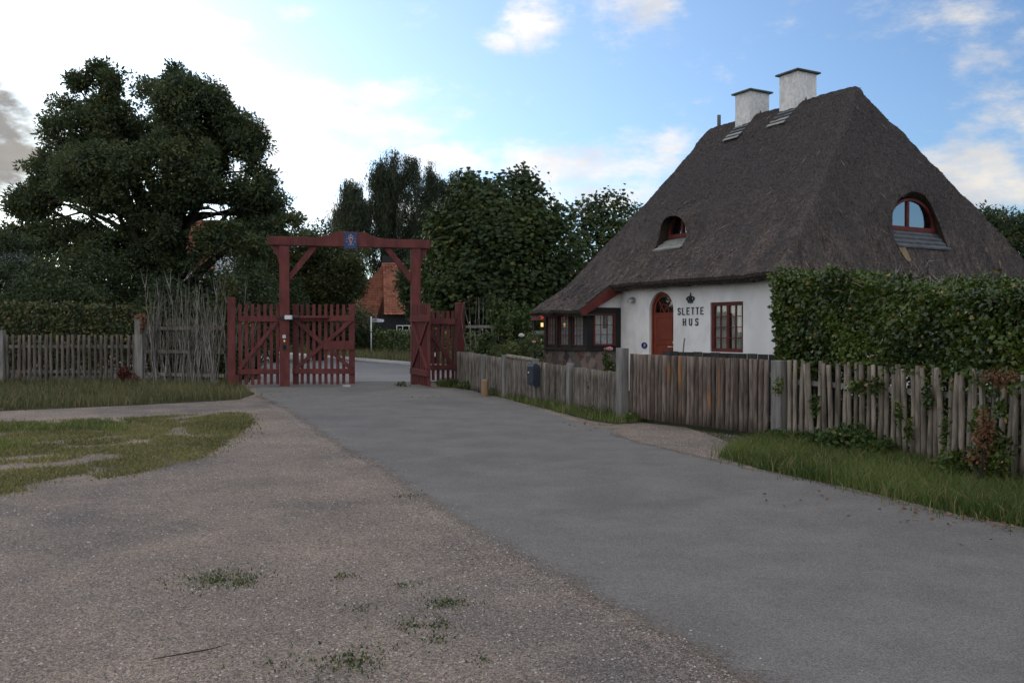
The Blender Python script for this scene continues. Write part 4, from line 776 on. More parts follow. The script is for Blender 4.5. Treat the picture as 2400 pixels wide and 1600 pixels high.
# ---------------------------------------------------------------- red gateway
gl_, gr_ = V3((-6.56,25.2,0)), V3((-2.88,26.1,0)); gd = (gr_-gl_).normalized(); gn = V3((gd.y, -gd.x, 0)); ga = math.atan2(gd.y, gd.x)
gate = empty('red_gateway', gl_, ga); tag(gate, 'tall red painted timber gateway with crowned blue plaque across the road', 'gateway')
GLn = (gr_-gl_).length; gm = lambda u, v, d: V3((u, -d, v))         # d toward the camera
for u in (0, GLn):
    b = MB(); b.rect(gm, u-.14, u+.14, -.05, 4.04, -.14, .14); b.build('post', MT['red'], gate, bevel=.012)
beam = [(-.45,4.05),(GLn+.42,4.05),(GLn+.42,4.30),(GLn/2+.95,4.30)]
arc = [(.92,4.31),(.80,4.335),(.62,4.38),(.50,4.45),(.42,4.48)]
mid = GLn/2-.02; top = [(mid+a, z) for a, z in arc]+[(mid-a, z) for a, z in arc[::-1]]
b = MB(); b.prism(gm, beam+top+[(GLn/2-.97,4.30),(-.45,4.30)], -.16, .16); b.build('beam', MT['red'], gate, bevel=.008)
for s, u in ((1, .14), (-1, GLn-.14)):
    b = MB(); b.prism(gm, [(u, 3.02),(u+s*.0, 3.26),(u+s*.60, 4.05),(u+s*.82, 4.05)], -.06, .06); b.build('brace', MT['red'], gate, bevel=.005)
for s, u in ((-1, -.14), (1, GLn+.14)):
    pr = [(u,3.50),(u+s*.05,3.62),(u+s*.055,3.74),(u+s*.14,3.84),(u+s*.18,3.92),(u+s*.18,4.05),(u,4.05)]
    b = MB(); b.prism(gm, pr, -.07, .07); b.build('bracket', MT['red'], gate)
# plaque with crowned monogram
pl = MB(); pl.rect(gm, mid-.185, mid+.185, 3.99, 4.465, .162, .185); plq = pl.build('plaque', MT['plaque'], gate, bevel=.004)
def stroke(b, mp, pts, w_, d0, d1):
    for (a, c) in zip(pts[:-1], pts[1:]):
        a, c = Vector(a), Vector(c); dd = (c-a)
        if dd.length < 1e-5: continue
        dd.normalize(); nn = Vector((-dd.y, dd.x))*w_/2; e = dd*w_*.25
        b.prism(mp, [tuple(a-e+nn), tuple(a-e-nn), tuple(c+e-nn), tuple(c+e+nn)], d0, d1)
def curve(f, n=14): return [f(i/n) for i in range(n+1)]
b = MB(); pm = lambda u, v, d: gm(mid+u, 4.225+v, d)
V_ = [((-.055,.055),(.0,-.12)), ((.055,.055),(0,-.12)), ((-.03,.055),(.006,-.06))]
for a, c in V_: stroke(b, pm, [a, c], .011, .186, .190)
for s in (-1,1):
    stroke(b, pm, [(s*.04,.055),(s*.12,.05),(s*.135,.062)], .007, .186, .190)
    stroke(b, pm, curve(lambda t: (s*(.015+.06*math.sin(t*2.6)), -.12-.02*math.sin(t*5)), 8), .007, .186, .190)
    stroke(b, pm, curve(lambda t: (s*(.115+.016*math.cos(t*6.28)), -.035+.016*math.sin(t*6.28)), 8), .007, .186, .190)
b.build('monogram', MT['gold'], plq)
b = MB(); b.prism(pm, [(-.055,.07),(.055,.07),(.06,.095),(-.06,.095)], .186, .191)
for s in (-1,1): stroke(b, pm, curve(lambda t: (s*(.055+.03*math.sin(t*2.6)-.055*t**2), .095+.055*t), 8), .010, .186, .191)
stroke(b, pm, [(0,.095),(0,.185)], .010, .186, .191); stroke(b, pm, [(-.02,.168),(.02,.168)], .008, .186, .191)
b.build('crown_emblem', MT['gold'], plq)
# small fittings on the left post
b = MB(); b.rect(gm, -.055, .03, 1.39, 1.48, .142, .150); o = b.build('notice', MT['signwhite'], gate); b = MB(); stroke(b, lambda u, v, d: gm(-.012+u, 1.435+v, d), [(-.01,.02),(.01,.02),(.01,-.02),(-.01,-.02),(-.01,.02)], .008, .1505, .152); b.build('symbol', MT['dark'], o)
b = MB(); b.tube([gm(-.005,1.31,.142), gm(-.005,1.31,.175)], [.035,.03], 12); b.build('brass_lock', MT['brass'], gate, smooth=False)
b = MB(); b.rect(gm, -.05, .05, 1.04, 1.22, .142, .155); b.tube([gm(0,1.16,.15), gm(0,1.16,.22), gm(0,1.10,.23)], [.02,.03,.045], 10); b.build('knob', MT['dark'], gate)
def leaf(root, name, p0, p1, slats, zb, zt, rails, diags, side=1, sub='slat', bevel=.004):
    """p0,p1 ground points; slats [(u,width)]; rails [(u0,u1,z0,z1)]; diags [((u,z),(u,z))] on the camera side"""
    p0, p1 = Vector(p0), Vector(p1); d = (p1-p0).normalized(); nn = V3((d.y, -d.x, 0))*side; mp = lambda u, v, q: p0+d*u+nn*q+V3((0,0,v))
    b = MB()
    for (u0, u1, z0, z1) in rails: b.rect(mp, u0, u1, z0, z1, .017, .075)
    for i, (a, c) in enumerate(diags):
        a, c = Vector(a), Vector(c); dd = (c-a).normalized(); k = Vector((-dd.y, dd.x))*.055; off = .016 if i == 0 else .022
        b.prism(mp, [tuple(a-k), tuple(c-k), tuple(c+k), tuple(a+k)], .017, .048+off)
    part = b.build(name, MT['red'], root, world=True, bevel=bevel)
    for (u, w_) in slats:
        s = MB(); s.rect(mp, u-w_/2, u+w_/2, zb+random.uniform(-.008,.008), zt+random.uniform(-.008,.008), -.015, .015)
        vs = [tuple(WORLD[root.name].inverted() @ Vector(v)) for v in s.v]; me = bpy.data.meshes.new(sub); me.from_pydata(vs, [], s.f); me.materials.append(MT['red']); link(sub, me, part)
    return part, mp
W_ = 1.80; A0 = V3((-6.38,25.42,0)); A1 = A0+V3((W_,.02,0))
sl = [(.085,.17)]+[(.27+.1725*i,.088) for i in range(8)]+[(W_-.085,.17)]
lf, lm_ = leaf(gate, 'gate_leaf', A0, A1, sl, .05, 2.37, [(0,W_,1.88,2.04),(0,W_,.35,.50),(W_*.5,W_,1.05,1.30)], [((.10,.50),(W_-.10,1.90)),((.10,1.90),(W_-.10,.50))])
# opener arm on the leaf
b = MB(); b.tube([lm_(.16,1.955,.13), lm_(.95,1.955,.13)], .035, 10); b.build('actuator_tube', MT['red'], lf, world=False) if False else None
opn = empty('gate_opener', gl_+V3((0,-.3,0))); tag(opn, 'silver and black gate opener arm fixed across the red left post', 'gate opener')
q0 = V3((-6.62,24.98,1.98))
b = MB(); b.tube([q0+V3((.42,.12,0)), q0+V3((1.30,.34,0))], .045, 10); b.build('arm_tube', MT['red'], opn, world=True, smooth=True)
b = MB(); b.box(q0+V3((.10,0,0)), (.12,.09,.10)); b.box(q0+V3((-.06,.02,0)), (.14,.05,.04)); b.tube([q0+V3((.34,.05,0)), q0+V3((.46,.12,0))], [.075,.06], 10); b.build('bracket', MT['dark'], opn, world=True)
b = MB(); b.box(q0+V3((.235,-.005,0)), (.21,.12,.12)); b.build('motor_housing', MT['silver'], opn, world=True, bevel=.012)
B0 = V3((-2.97,25.98,0)); B1 = B0+V3((.70,-1.80,0)); WB = (B1-B0).length
sl = [(.06,.12)]+[(.22+(WB-.44)/8*i,.088) for i in range(9)]+[(WB-.085,.17)]
leaf(gate, 'gate_leaf', B0, B1, sl, .05, 2.36, [(0,WB,1.86,2.04),(0,WB,.33,.50)], [((.10,.50),(WB-.10,1.88)),((.10,1.88),(WB-.10,.50))], side=1)
# side gates with their outer posts
og = gl_-gd*1.46; sg = empty('side_gate', og, ga); tag(sg, 'narrow closed red side gate left of the gateway', 'gate', 'red side gates beside the gateway')
b = MB(); b.box(og+V3((0,0,1.27)), (.21,.21,2.56), Matrix.Rotation(ga, 3, 'Z')); b.build('post', MT['red'], sg, world=True, bevel=.01)
b = MB(); b.prism(lambda u, v, d: og+V3((.20+u,-.15+d,v)), [(-.07,0),(.07,0),(.07,.30),(.0,.36),(-.07,.30)], -.06, .06); b.build('stub_post', MT['red'], sg, world=True)
s0 = og+gd*.17+V3((0,.03,0)); s1 = gl_-gd*.15; ws = (s1-s0).length
leaf(sg, 'gate_leaf', s0, s1, [(.05+(ws-.1)/6*i,.088) for i in range(7)], .06, 2.36, [(0,ws,1.86,2.02),(0,ws,.36,.50)], [((.02,.50),(ws-.06,1.86))])
og2 = gr_+gd*1.34; sg2 = empty('side_gate', og2, ga); tag(sg2, 'narrow red side gate right of the gateway beside the pole fence', 'gate', 'red side gates beside the gateway')
b = MB(); b.box(og2+V3((0,0,1.22)), (.22,.24,2.46), Matrix.Rotation(ga+.28, 3, 'Z')); b.build('post', MT['red'], sg2, world=True, bevel=.01)
for zz in (.42,1.95):
    b = MB(); b.box(og2+V3((-.14,-.03,zz)), (.10,.03,.05)); b.build('hinge', MT['dark'], sg2, world=True)
s0 = gr_+gd*.16+V3((0,.04,0)); s1 = og2-gd*.15; ws = (s1-s0).length
leaf(sg2, 'gate_leaf', s0, s1, [(.06+(ws-.12)/6*i,.088) for i in range(7)], .12, 2.20, [(0,ws,1.80,1.96),(0,ws,.42,.58)], [((.10,1.80),(ws-.04,.52))])
# ---------------------------------------------------------------- signpost and small sign beyond the gate
sp = P(870,826,62); sp.z = 0; st = empty('signpost', sp); tag(st, 'white signpost with arrow sign beyond the open gateway', 'signpost')
b = MB(); b.tube([(0,0,0),(0,0,2.62)], .045, 10); b.build('pole', MT['whitepaint'], st, smooth=True)
b = MB(); b.tube([(0,0,1.50),(0,0,1.56)], .085, 10); b.build('collar', MT['dark'], st)
sm = lambda u, v, d: V3((u, -d, v))
arw = [(.06,2.20),(.86,2.17),(.98,2.33),(.86,2.46),(.06,2.52)]
b = MB(); b.prism(sm, arw, -.02, .02); o = b.build('arrow_sign', MT['navy'], st)
b = MB(); b.prism(sm, [(.10,2.24),(.84,2.215),(.93,2.33),(.84,2.42),(.10,2.475)], .021, .026); b.build('face', MT['signwhite'], o)
b = MB(); b.prism(sm, [(.14,2.265),(.40,2.255),(.40,2.43),(.14,2.445)], .027, .031); b.build('pictogram_panel', MT['navy'], o)
b = MB()
for u in (.19,.24): stroke(b, sm, [(u,2.29),(u,2.41)], .014, .032, .035)
stroke(b, sm, [(.29,2.30),(.37,2.30)], .02, .032, .035); stroke(b, sm, [(.29,2.34),(.37,2.36)], .014, .032, .035)
b.build('pictogram', MT['signwhite'], o)
b = MB(); g_ = []
def T(x): return x
kx = .45
for pts in ([(0,0),(0,.13)], [(0,.06),(.06,.13)], [(0,.06),(.06,0)], [(.09,0),(.09,.085)], [(.09,.07),(.13,.085)], [(.155,.015),(.155,.07),(.175,.085),(.20,.07),(.20,.015),(.175,0),(.155,.015)], [(.27,.10),(.285,.13),(.32,.13),(.33,.10),(.27,0),(.335,0)]):
    stroke(b, lambda u, v, d: sm(kx+u, 2.27+v, d), pts, .016, .027, .032)
b.build('lettering', MT['navy'], o)
ms = P(827,850,45); ms.z = 0; st2 = empty('marker_sign', ms); tag(st2, 'small blue and white marker sign just right of the left gate leaf', 'sign')
b = MB(); b.tube([(0,0,0),(0,0,.75)], .03, 8); b.build('pole', MT['navy'], st2)
b = MB(); b.box((-.03,0,.82), (.20,.03,.26)); b.build('panel', MT['navy'], st2); b = MB(); b.box((-.04,-.018,.80), (.13,.006,.18)); o = b.build('face', MT['signwhite'], st2)
b = MB(); stroke(b, lambda u, v, d: V3((u-.04, -.022-d, .80+v)), [(-.02,-.05),(.02,-.05),(.02,.05),(-.02,.05)], .015, 0, .003); b.build('symbol', MT['dark'], st2)
ms = P(1017,830,34); st3 = empty('marker_sign', (ms.x, ms.y, 0)); tag(st3, 'small white marker sign seen through the right side gate', 'sign'); b = MB(); b.tube([(0,0,0),(0,0,.6)], .02, 8); b.build('pole', MT['navy'], st3); b = MB(); b.box((0,0,.68), (.12,.02,.16)); b.build('panel', MT['signwhite'], st3)
# ---------------------------------------------------------------- far houses
def tilemat():
    m, t, n, l, p = newmat('pantiles')
    at = n.new('ShaderNodeAttribute'); at.attribute_name = 'tone'
    tc = n.new('ShaderNodeTexCoord'); a = n.new('ShaderNodeTexNoise'); a.inputs['Scale'].default_value = 1.4; a.inputs['Detail'].default_value = 7; l.new(tc.outputs['Object'], a.inputs['Vector'])
    ad = n.new('ShaderNodeMath'); ad.operation = 'MULTIPLY_ADD'; l.new(at.outputs['Fac'], ad.inputs[0]); ad.inputs[1].default_value = .5; l.new(a.outputs['Fac'], ad.inputs[2])
    cr = n.new('ShaderNodeValToRGB'); l.new(ad.outputs[0], cr.inputs[0]); e = cr.color_ramp.elements; e[0].position = .35; e[0].color = (.15,.052,.034,1); e[1].position = 1.0; e[1].color = (.34,.135,.080,1)
    l.new(cr.outputs[0], p.inputs['Base Color']); p.inputs['Roughness'].default_value = .85
    return m
MT['tiles'] = tilemat()
def tiled_slope(name, parent, a, b_, c, d_, tw=.23, th=.34, mask=None, wave=.045):
    """pantile slope: a->b eave left/right, d->c ridge left/right (local coordinates)"""
    a, b_, c, d_ = map(np.array, (a, b_, c, d_)); wd = np.linalg.norm(b_-a); hg = np.linalg.norm(d_-a); nu = int(wd/tw)*4; nv = int(hg/th)
    nrm = unit(np.cross(b_-a, d_-a)); nrm = nrm*(1 if nrm[2] > 0 else -1); V = []; Fq = []; tn = []
    for j in range(nv):
        for half in (0, 1):
            v = (j+half)/nv; row = []
            for i in range(nu+1):
                u = i/nu; p = (a*(1-u)+b_*u)*(1-v)+(d_*(1-u)+c*u)*v; ph = (i % 4)/4*6.283
                row.append(p+nrm*(math.sin(ph)*wave+(.045 if half == 0 else 0)))
            V += row
        o = j*2*(nu+1)
        for i in range(nu):
            if mask and not mask((i+.5)/nu, (j+.5)/nv): continue
            Fq.append((o+i, o+i+1, o+nu+1+i+1, o+nu+1+i)); tn.append(random.Random(j*999+i//4).random())
            if j: Fq.append((o-(nu+1)+i, o-(nu+1)+i+1, o+i+1, o+i)); tn.append(.1)
    return npmesh(name, np.array(V), [np.array(Fq)], [MT['tiles']], parent, tone=tn)
# house beyond the gate: steep red roof, black timber wall, white window
Zh = 76; hx = lambda x: (x-1200)/F*Zh; hz = lambda y: EYE+(HZ-y)/F*Zh
base = V3((hx(905), Zh, 0)); h1 = empty('tiled_house', base); tag(h1, 'house with big red pantile roof and black wall beyond the gateway', 'house')
x0, x1 = hx(790)-base.x, hx(1040)-base.x; xe = hx(905)-base.x; zt = hz(612); ze = hz(738); zl = hz(790); xr = hx(880)-base.x
tiled_slope('roof', h1, (xe,-1.2,ze), (x1,-1.2,ze), (x1,4.5,zt), (xr,4.5,zt))
tiled_slope('roof', h1, (x0-1.2,-2.4,zl-.6), (xe-1.2,-2.4,zl-.6), (xr+1.0,4.4,zt), (xr-.02,4.4,zt))
b = MB(); b.add([(xe-1.0,-.9,0),(x1,-.2,0),(x1,-.2,ze+.3),(xe-.2,-.9,ze+.3)], [(0,1,2,3)]); b.add([(x0-1.0,.4,0),(xe-1.0,.4,0),(xe-.9,.4,zl-.2),(x0-1.0,.4,zl-.2),(x0-1,9,0),(x1,9,0),(x1,9,ze),(x0-1,9,ze)], [(0,1,2,3),(4,5,6,7),(0,3,7,4)]); b.build('wall', MT['black'], h1)
b = MB(); b.add([(xr,4.5,zt),(x1,4.5,zt),(x1,10,ze),(xr-3,10,ze)], [(0,1,2,3)]); b.build('back_roof', MT['tiles'], h1)
b = MB(); b.tube([(xr-.1,4.5,zt+.05),(x1,4.5,zt+.05)], .16, 8); b.build('ridge', MT['tiles'], h1, smooth=True)
b = MB(); wx0, wx1, wz0, wz1 = hx(932)-base.x, hx(990)-base.x, hz(786), hz(762)
wm = lambda u, v, d: V3((u, -.9+.7*(u-xe)/(x1-xe)-d-.05, v))
b.ring(wm, [(wx0,wz0),(wx1,wz0),(wx1,wz1),(wx0,wz1)], [(wx0+.08,wz0+.08),(wx1-.08,wz0+.08),(wx1-.08,wz1-.08),(wx0+.08,wz1-.08)], .02, .08)
for k in (1,2,3): u = wx0+(wx1-wx0)*k/4; b.rect(wm, u-.03, u+.03, wz0+.08, wz1-.08, .03, .07)
b.rect(wm, wx0+.08, wx1-.08, (wz0+wz1)/2-.03, (wz0+wz1)/2+.03, .032, .068); wf = b.build('window', MT['whitepaint'], h1)
b = MB(); b.rect(wm, wx0+.05, wx1-.05, wz0+.05, wz1-.05, .0, .02); b.build('pane', MT['skyglass'], wf)
b = MB(); b.box((hx(885)-base.x, 8, zt+.3), (1.4,1.0,1.6)); b.build('dormer_roof', MT['black'], h1)
# house half hidden behind the huge tree
Zh = 58; base = V3((hx(450), Zh, 0)); h2 = empty('tiled_house', base); tag(h2, 'red roofed white house half hidden behind the huge tree', 'house')
kx_ = Zh/F; ex0, ex1 = (370-450)*kx_, (540-450)*kx_; zt = EYE+(775-518)*kx_; ze = EYE+(775-640)*kx_
tiled_slope('roof', h2, (ex0,-3,ze), (ex1,-3,ze), (ex1-.9,1,zt), (ex0-.2,1,zt))
b = MB(); b.add([(ex0,-2.6,0),(ex1-.3,-2.6,0),(ex1-.3,-2.6,ze),(ex0,-2.6,ze),(ex1-.3,4.6,0),(ex1-.3,4.6,ze),(ex1-.9,1,zt-.1),(ex0,4.6,0),(ex0,4.6,ze),(ex0,1,zt-.1)], [(0,1,2,3),(1,4,5,6,2),(0,3,9,8,7)]); b.build('wall', MT['white'], h2)
b = MB(); b.add([(ex0-.2,1,zt),(ex1-.9,1,zt),(ex1,5,ze),(ex0,5,ze)], [(0,1,2,3)]); b.build('back_roof', MT['tiles'], h2)
b = MB(); b.tube([(ex0-.2,1,zt+.04),(ex1-.9,1,zt+.04)], .14, 8); b.build('ridge', MT['tiles'], h2)
Zh = 52; base = P(-30,545,Zh); base.z = 0; h3 = empty('dark_roofed_house', base); tag(h3, 'dark roofed house just showing at the far left edge', 'house')
b = MB(); zt = EYE+(775-520)*Zh/F; b.add([(-4,-3,zt-2.6),(3.0,-3,zt-3.0),(0.2,0,zt),(-4,0,zt)], [(0,1,2,3)]); b.add([(-4,3,zt-2.6),(3.0,3,zt-3.0),(0.2,0,zt),(-4,0,zt),(3.0,-3,zt-3.0)], [(0,1,2,3),(1,4,2)]); b.build('roof', MT['slate'], h3)
b = MB(); b.box((-.6,0,(zt-2.9)/2), (6.4,5.4,zt-2.9)); b.build('wall', MT['white'], h3)
# ---------------------------------------------------------------- THATCHED HOUSE (local: x = depth from the front eave, y = along the ridge away from camera)
HR = R(29.0); house = empty('thatched_house', (5.5,18.0,0), HR); tag(house, 'white thatched house with two chimneys and red arched door behind the gate', 'house')
HW, HRZ, A0_, A1_ = 9.6, 7.72, 2.06, 7.4
def smin(a, b, k):
    h = np.clip(.5+.5*(b-a)/k, 0, 1); return b*(1-h)+a*h-k*h*(1-h)
def zfront(b):
    zb = np.where(b >= 0, 2.83+(HRZ+.06-2.83)*b/4.8-.10*np.sin(np.pi*np.clip(b/4.8,0,1)), 0); lo = 2.83+.66*b+.0*b
    k = np.clip((b+.15)/.5, 0, 1); return np.where(b > .35, zb, np.where(b < -.15, lo, lo*(1-k)+k*(2.83+1.0*b)))
def zroof(b, a):
    f = zfront(b); bk = 2.83+(HRZ+.06-2.83)*(HW-b)/4.8+.06*np.sin(np.pi*np.clip((HW-b)/4.8,0,1)); hp_ = 2.83+(HRZ+.07-2.83)*a/A0_+.06*np.sin(np.pi*np.clip(a/A0_,0,1))
    hp_ = np.where(a > A0_, 2.83+(HRZ+.07-2.83)*a/A0_, hp_)
    z = smin(f, bk, .14); z = smin(z, hp_, .20); return z
FA = (4.66, .86, .86, .56); HA = (5.02, .316, .52, .93)
CAPN = 0
def surf(ba):
    ba = np.asarray(ba, float); b, a = ba[:, 0], ba[:, 1]; z = zroof(b, a); e = .01
    gb = (zroof(b+e, a)-zroof(b-e, a))/(2*e); gA = (zroof(b, a+e)-zroof(b, a-e))/(2*e); n = unit(np.stack([-gb, -gA, np.ones_like(gb)], 1)); p = np.stack([b, a, z], 1)
    cap = np.clip((.62+.10*fbm(p, 2.0, 5)-np.abs(b-4.8))/.08, 0, 1)*np.clip((a-1.55-.25*np.abs(b-4.8))/.1, 0, 1)
    nz_ = fbm(p, 1.1, 1)*.035+fbm(p, 4.0, 2)*.020+fbm(p, 13.0, 3)*.020
    p = p+n*(nz_+cap*.05*(b < 4.9))[:, None]
    w1 = np.exp(-((a-FA[0])/.82)**2)*np.exp(-((b-1.70)/.50)**2); p[:, 0] -= .76*w1; p[:, 2] += .04*w1
    w2 = np.exp(-((b-HA[0])/1.15)**2)*np.exp(-((a-.90)/.30)**2); p[:, 1] -= .34*w2; p[:, 2] += .03*w2
    return p, n
def fa_a(z): return 8.35-(z-2.2)*(8.35-A1_)/(HRZ-2.2)
def dens(pts, st=.06):
    out = []
    for (p, q) in zip(pts, pts[1:]+pts[:1]):
        p, q = np.array(p), np.array(q); k = max(1, int(np.linalg.norm(q-p)/st)); out += [tuple(p+(q-p)*i/k) for i in range(k)]
    return out
outl = dens([(0,0),(9.6,0),(9.6,8.2),(4.8,7.42),(0,8.24),(-1.02,8.36),(-1.02,5.93),(0,5.98)], .07)
th = np.linspace(0, np.pi, 30)
sg_ = lambda v, p: math.copysign(abs(v)**p, v)
fh = [(FA[1]+FA[2]*math.sin(t)**.80, FA[0]+FA[3]*sg_(math.cos(t), .62)) for t in th]; hh_ = [(HA[0]+HA[3]*math.cos(t), HA[1]+HA[2]*math.sin(t)**.85) for t in th]
def dline(p, q, n=12): return [tuple(np.array(p)+(np.array(q)-np.array(p))*i/n) for i in range(1, n)]
fhc = fh+dline(fh[-1], fh[0]); hhc = hh_+dline(hh_[-1], hh_[0], 18)
pts = []
gb_, ga_ = np.meshgrid(np.arange(-1.0, 9.6, .085), np.arange(.03, 8.36, .085)); pts = np.stack([gb_.ravel(), ga_.ravel()], 1)
gb2, ga2 = np.meshgrid(np.arange(.03, 9.6, .07), np.arange(.02, 2.3, .035)); pts = pts[(pts[:, 1] > 2.3) | (pts[:, 0] < 0)]; pts = np.concatenate([pts, np.stack([gb2.ravel(), ga2.ravel()], 1)])
pts = pts+rng.normal(0, .006, pts.shape); pts = pts[inpoly(pts, outl)]
grow = lambda pl, k: [tuple(np.array(c_)+(np.array(p)-c_)*k) for p in pl for c_ in (np.mean(np.array(pl), 0),)]
pts = pts[~inpoly(pts, grow(fhc, 1.03)) & ~inpoly(pts, grow(hhc, 1.03))]
cv2 = [Vector(p) for p in outl+fhc+hhc]; ed = []; o_ = 0
for lp_ in (outl, fhc, hhc): n_2 = len(lp_); ed += [(o_+i, o_+(i+1) % n_2) for i in range(n_2)]; o_ += n_2
res = delaunay_2d_cdt(cv2+[Vector(p) for p in pts], ed, [], 0, 1e-5)
rv = np.array([tuple(v) for v in res[0]]); rfc = np.array([f for f in res[2] if len(f) == 3]); cen = rv[rfc].mean(1)
keep = inpoly(cen, outl) & ~inpoly(cen, fhc) & ~inpoly(cen, hhc); rfc = rfc[keep]; SV, SN = surf(rv)
# reeds on the surface
tri = SV[rfc]; ar = np.linalg.norm(np.cross(tri[:, 1]-tri[:, 0], tri[:, 2]-tri[:, 0]), axis=1); vis = (tri[:, :, 0].mean(1) < 5.3) | (tri[:, :, 1].mean(1) < 2.6); pr_ = ar*np.where(vis, 1, .05); pr_ /= pr_.sum()
NR = 150000; idx = rng.choice(len(rfc), NR, p=pr_); r1, r2 = rng.random(NR), rng.random(NR); k_ = r1+r2 > 1; r1[k_] = 1-r1[k_]; r2[k_] = 1-r2[k_]
RP = tri[idx, 0]+(tri[idx, 1]-tri[idx, 0])*r1[:, None]+(tri[idx, 2]-tri[idx, 0])*r2[:, None]; RN = unit(np.cross(tri[idx, 1]-tri[idx, 0], tri[idx, 2]-tri[idx, 0])); RN *= np.sign(RN[:, 2:3])
dwn = np.array([0,0,-1.0])-RN*(-RN[:, 2:3]); dwn = unit(dwn); sdv = np.cross(dwn, RN); dr_ = unit(dwn+sdv*rng.normal(0, .45, (NR,1))+RN*(.12+.16*rng.random((NR,1))))
ln_ = .025+.055*rng.random(NR)**2; lg = rng.random(NR) < .0006; ln_[lg] = .30; wd_ = .007+.008*rng.random(NR)
RV, RF = leafgeo(RP, dr_, sdv+RN*rng.normal(0, .5, (NR,1)), ln_, wd_, 0); lowr = np.clip((5.2-RP[:, 2])/2.4, 0, 1)*np.clip(fbm(RP*[1,1,.5], 1.6, 6)*4+.2, -1, 1); hip_highlight = np.exp(-((RP[:, 1]*4.95/2.06-RP[:, 0]*1.03)/.30)**2)*(RP[:, 0] < 4.6); rt_ = np.clip(rng.random(NR)**1.3*.7+.22*lowr+.12*hip_highlight, 0, .86); rt_[lg] = .98  # reeds near the front hip get a lighter tone, a painted edge highlight
nv = len(SV)
# eave lip and gable edge as strips
def strip(A, B, off): n = len(A); return np.concatenate([A, B]), np.array([(off+i, off+(i+1), off+n+i+1, off+n+i) for i in range(n-1)])
cl_ = outl+[outl[0]]; LA, LN = surf(cl_); cx = np.array(cl_); inw = np.array([(4.8 if True else 0, 4.2)])-cx; inw = unit(inw)
iss = (cx[:, 0] < .02) & (cx[:, 0] > -1.0) & (cx[:, 1] > 5.9) & (cx[:, 1] < 6.0); isg = cx[:, 1] > 7.3                                 # gable end goes straight down thick; eaves curl in
LB = LA.copy(); LB[:, 0] += np.where(isg, 0, np.where(np.abs(cx[:, 0]-4.8) > 4.6, np.sign(4.8-cx[:, 0])*.10, 0)); LB[:, 1] += np.where((cx[:, 1] < .2), .10, 0)+np.where(isg, -.03, 0)
jl = fbm(LA, 9, 8); LB[:, 2] -= .15+.03*jl; LB[:, 0] += .015*jl
LC = LB.copy(); LC[:, 0] += np.where(isg | iss, 0, np.where(cx[:, 0] < .2, .62, np.where(cx[:, 0] > 9.4, -.5, 0))); LC[:, 1] += np.where(iss, .15, 0)+np.where(cx[:, 1] < .2, .5, 0)+np.where(isg, -.25, 0); LC[:, 2] += .03
LM_ = (LA+LB)/2; LM_[:, 0] -= np.where(cx[:, 0] < .2, .035, 0); LM_[:, 1] -= np.where(cx[:, 1] < .2, .035, 0)
parts_v = [SV, RV]; parts_f3 = [rfc]; parts_q = [RF+nv]; off = nv+len(RV); mi_q = [np.full(len(RF), 1)]; tn_q = [rt_]
for (A_, B_) in ((LA, LM_), (LM_, LB), (LB, LC)):
    v_, f_ = strip(A_, B_, off); parts_v.append(v_); parts_q.append(f_); off += len(v_); mi_q.append(np.full(len(f_), 2)); tn_q.append(np.zeros(len(f_)))
# hanging cut reed ends along the eave
ne = 16000; ii = rng.integers(0, len(cl_)-1, ne); tt = rng.random((ne,1)); EP = LA[ii]*(1-tt)+LA[ii+1]*tt; EB = LB[ii]*(1-tt)+LB[ii+1]*tt; qq = rng.random((ne,1))*.9; EP = EP*(1-qq)+EB*qq
ED = rng.normal(0, .25, (ne,3))+np.array([0,0,-1.0]); EV, EF = leafgeo(EP, ED, rng.normal(0, 1, (ne,3)), .03+.05*rng.random(ne), .010, 0)
parts_v.append(EV); parts_q.append(EF+off); off += len(EV); mi_q.append(np.full(len(EF), 1)); tn_q.append(rng.random(ne)*.55)
# tunnels of the two eyebrow openings
FWX = 1.40; HWY = .74
def tun(hole, target):
    global off
    A_, _ = surf(hole); B_ = np.array(target); mid_ = A_*.55+B_*.45; mid_ = mid_+(A_-B_)*0
    for (a_, b_) in ((A_, mid_), (mid_, B_)):
        v_, f_ = strip(a_, b_, off); parts_v.append(v_); parts_q.append(f_); off += len(v_); mi_q.append(np.full(len(f_), 2)); tn_q.append(np.zeros(len(f_)))
ftar = [(FWX, FA[0]-.02+.60*sg_(math.cos(t), .7), 3.96+.78*math.sin(t)) for t in th]; htar = [(5.07+.93*math.cos(t), HWY, 3.98+.82*math.sin(t)**.85) for t in th]
tun(fh, ftar); tun(hh_, htar)
q_all = np.concatenate(parts_q); midx = np.concatenate([np.zeros(len(rfc))]+mi_q); tnn = np.concatenate([np.zeros(len(rfc))]+tn_q)
smf = np.concatenate([np.ones(len(rfc), bool), np.zeros(len(q_all), bool)])
roof = npmesh('thatched_roof', np.concatenate(parts_v), [rfc, q_all], [MT['thatch'], MT['reed'], MT['thatchdark']], house, tone=tnn, midx=midx, smooth=smf)
def archpts(cx_, cz, hw, h, n=24, pw=1.0): return [(cx_+hw*math.cos(t), cz+h*math.sin(t)**pw) for t in np.linspace(0, math.pi, n)]
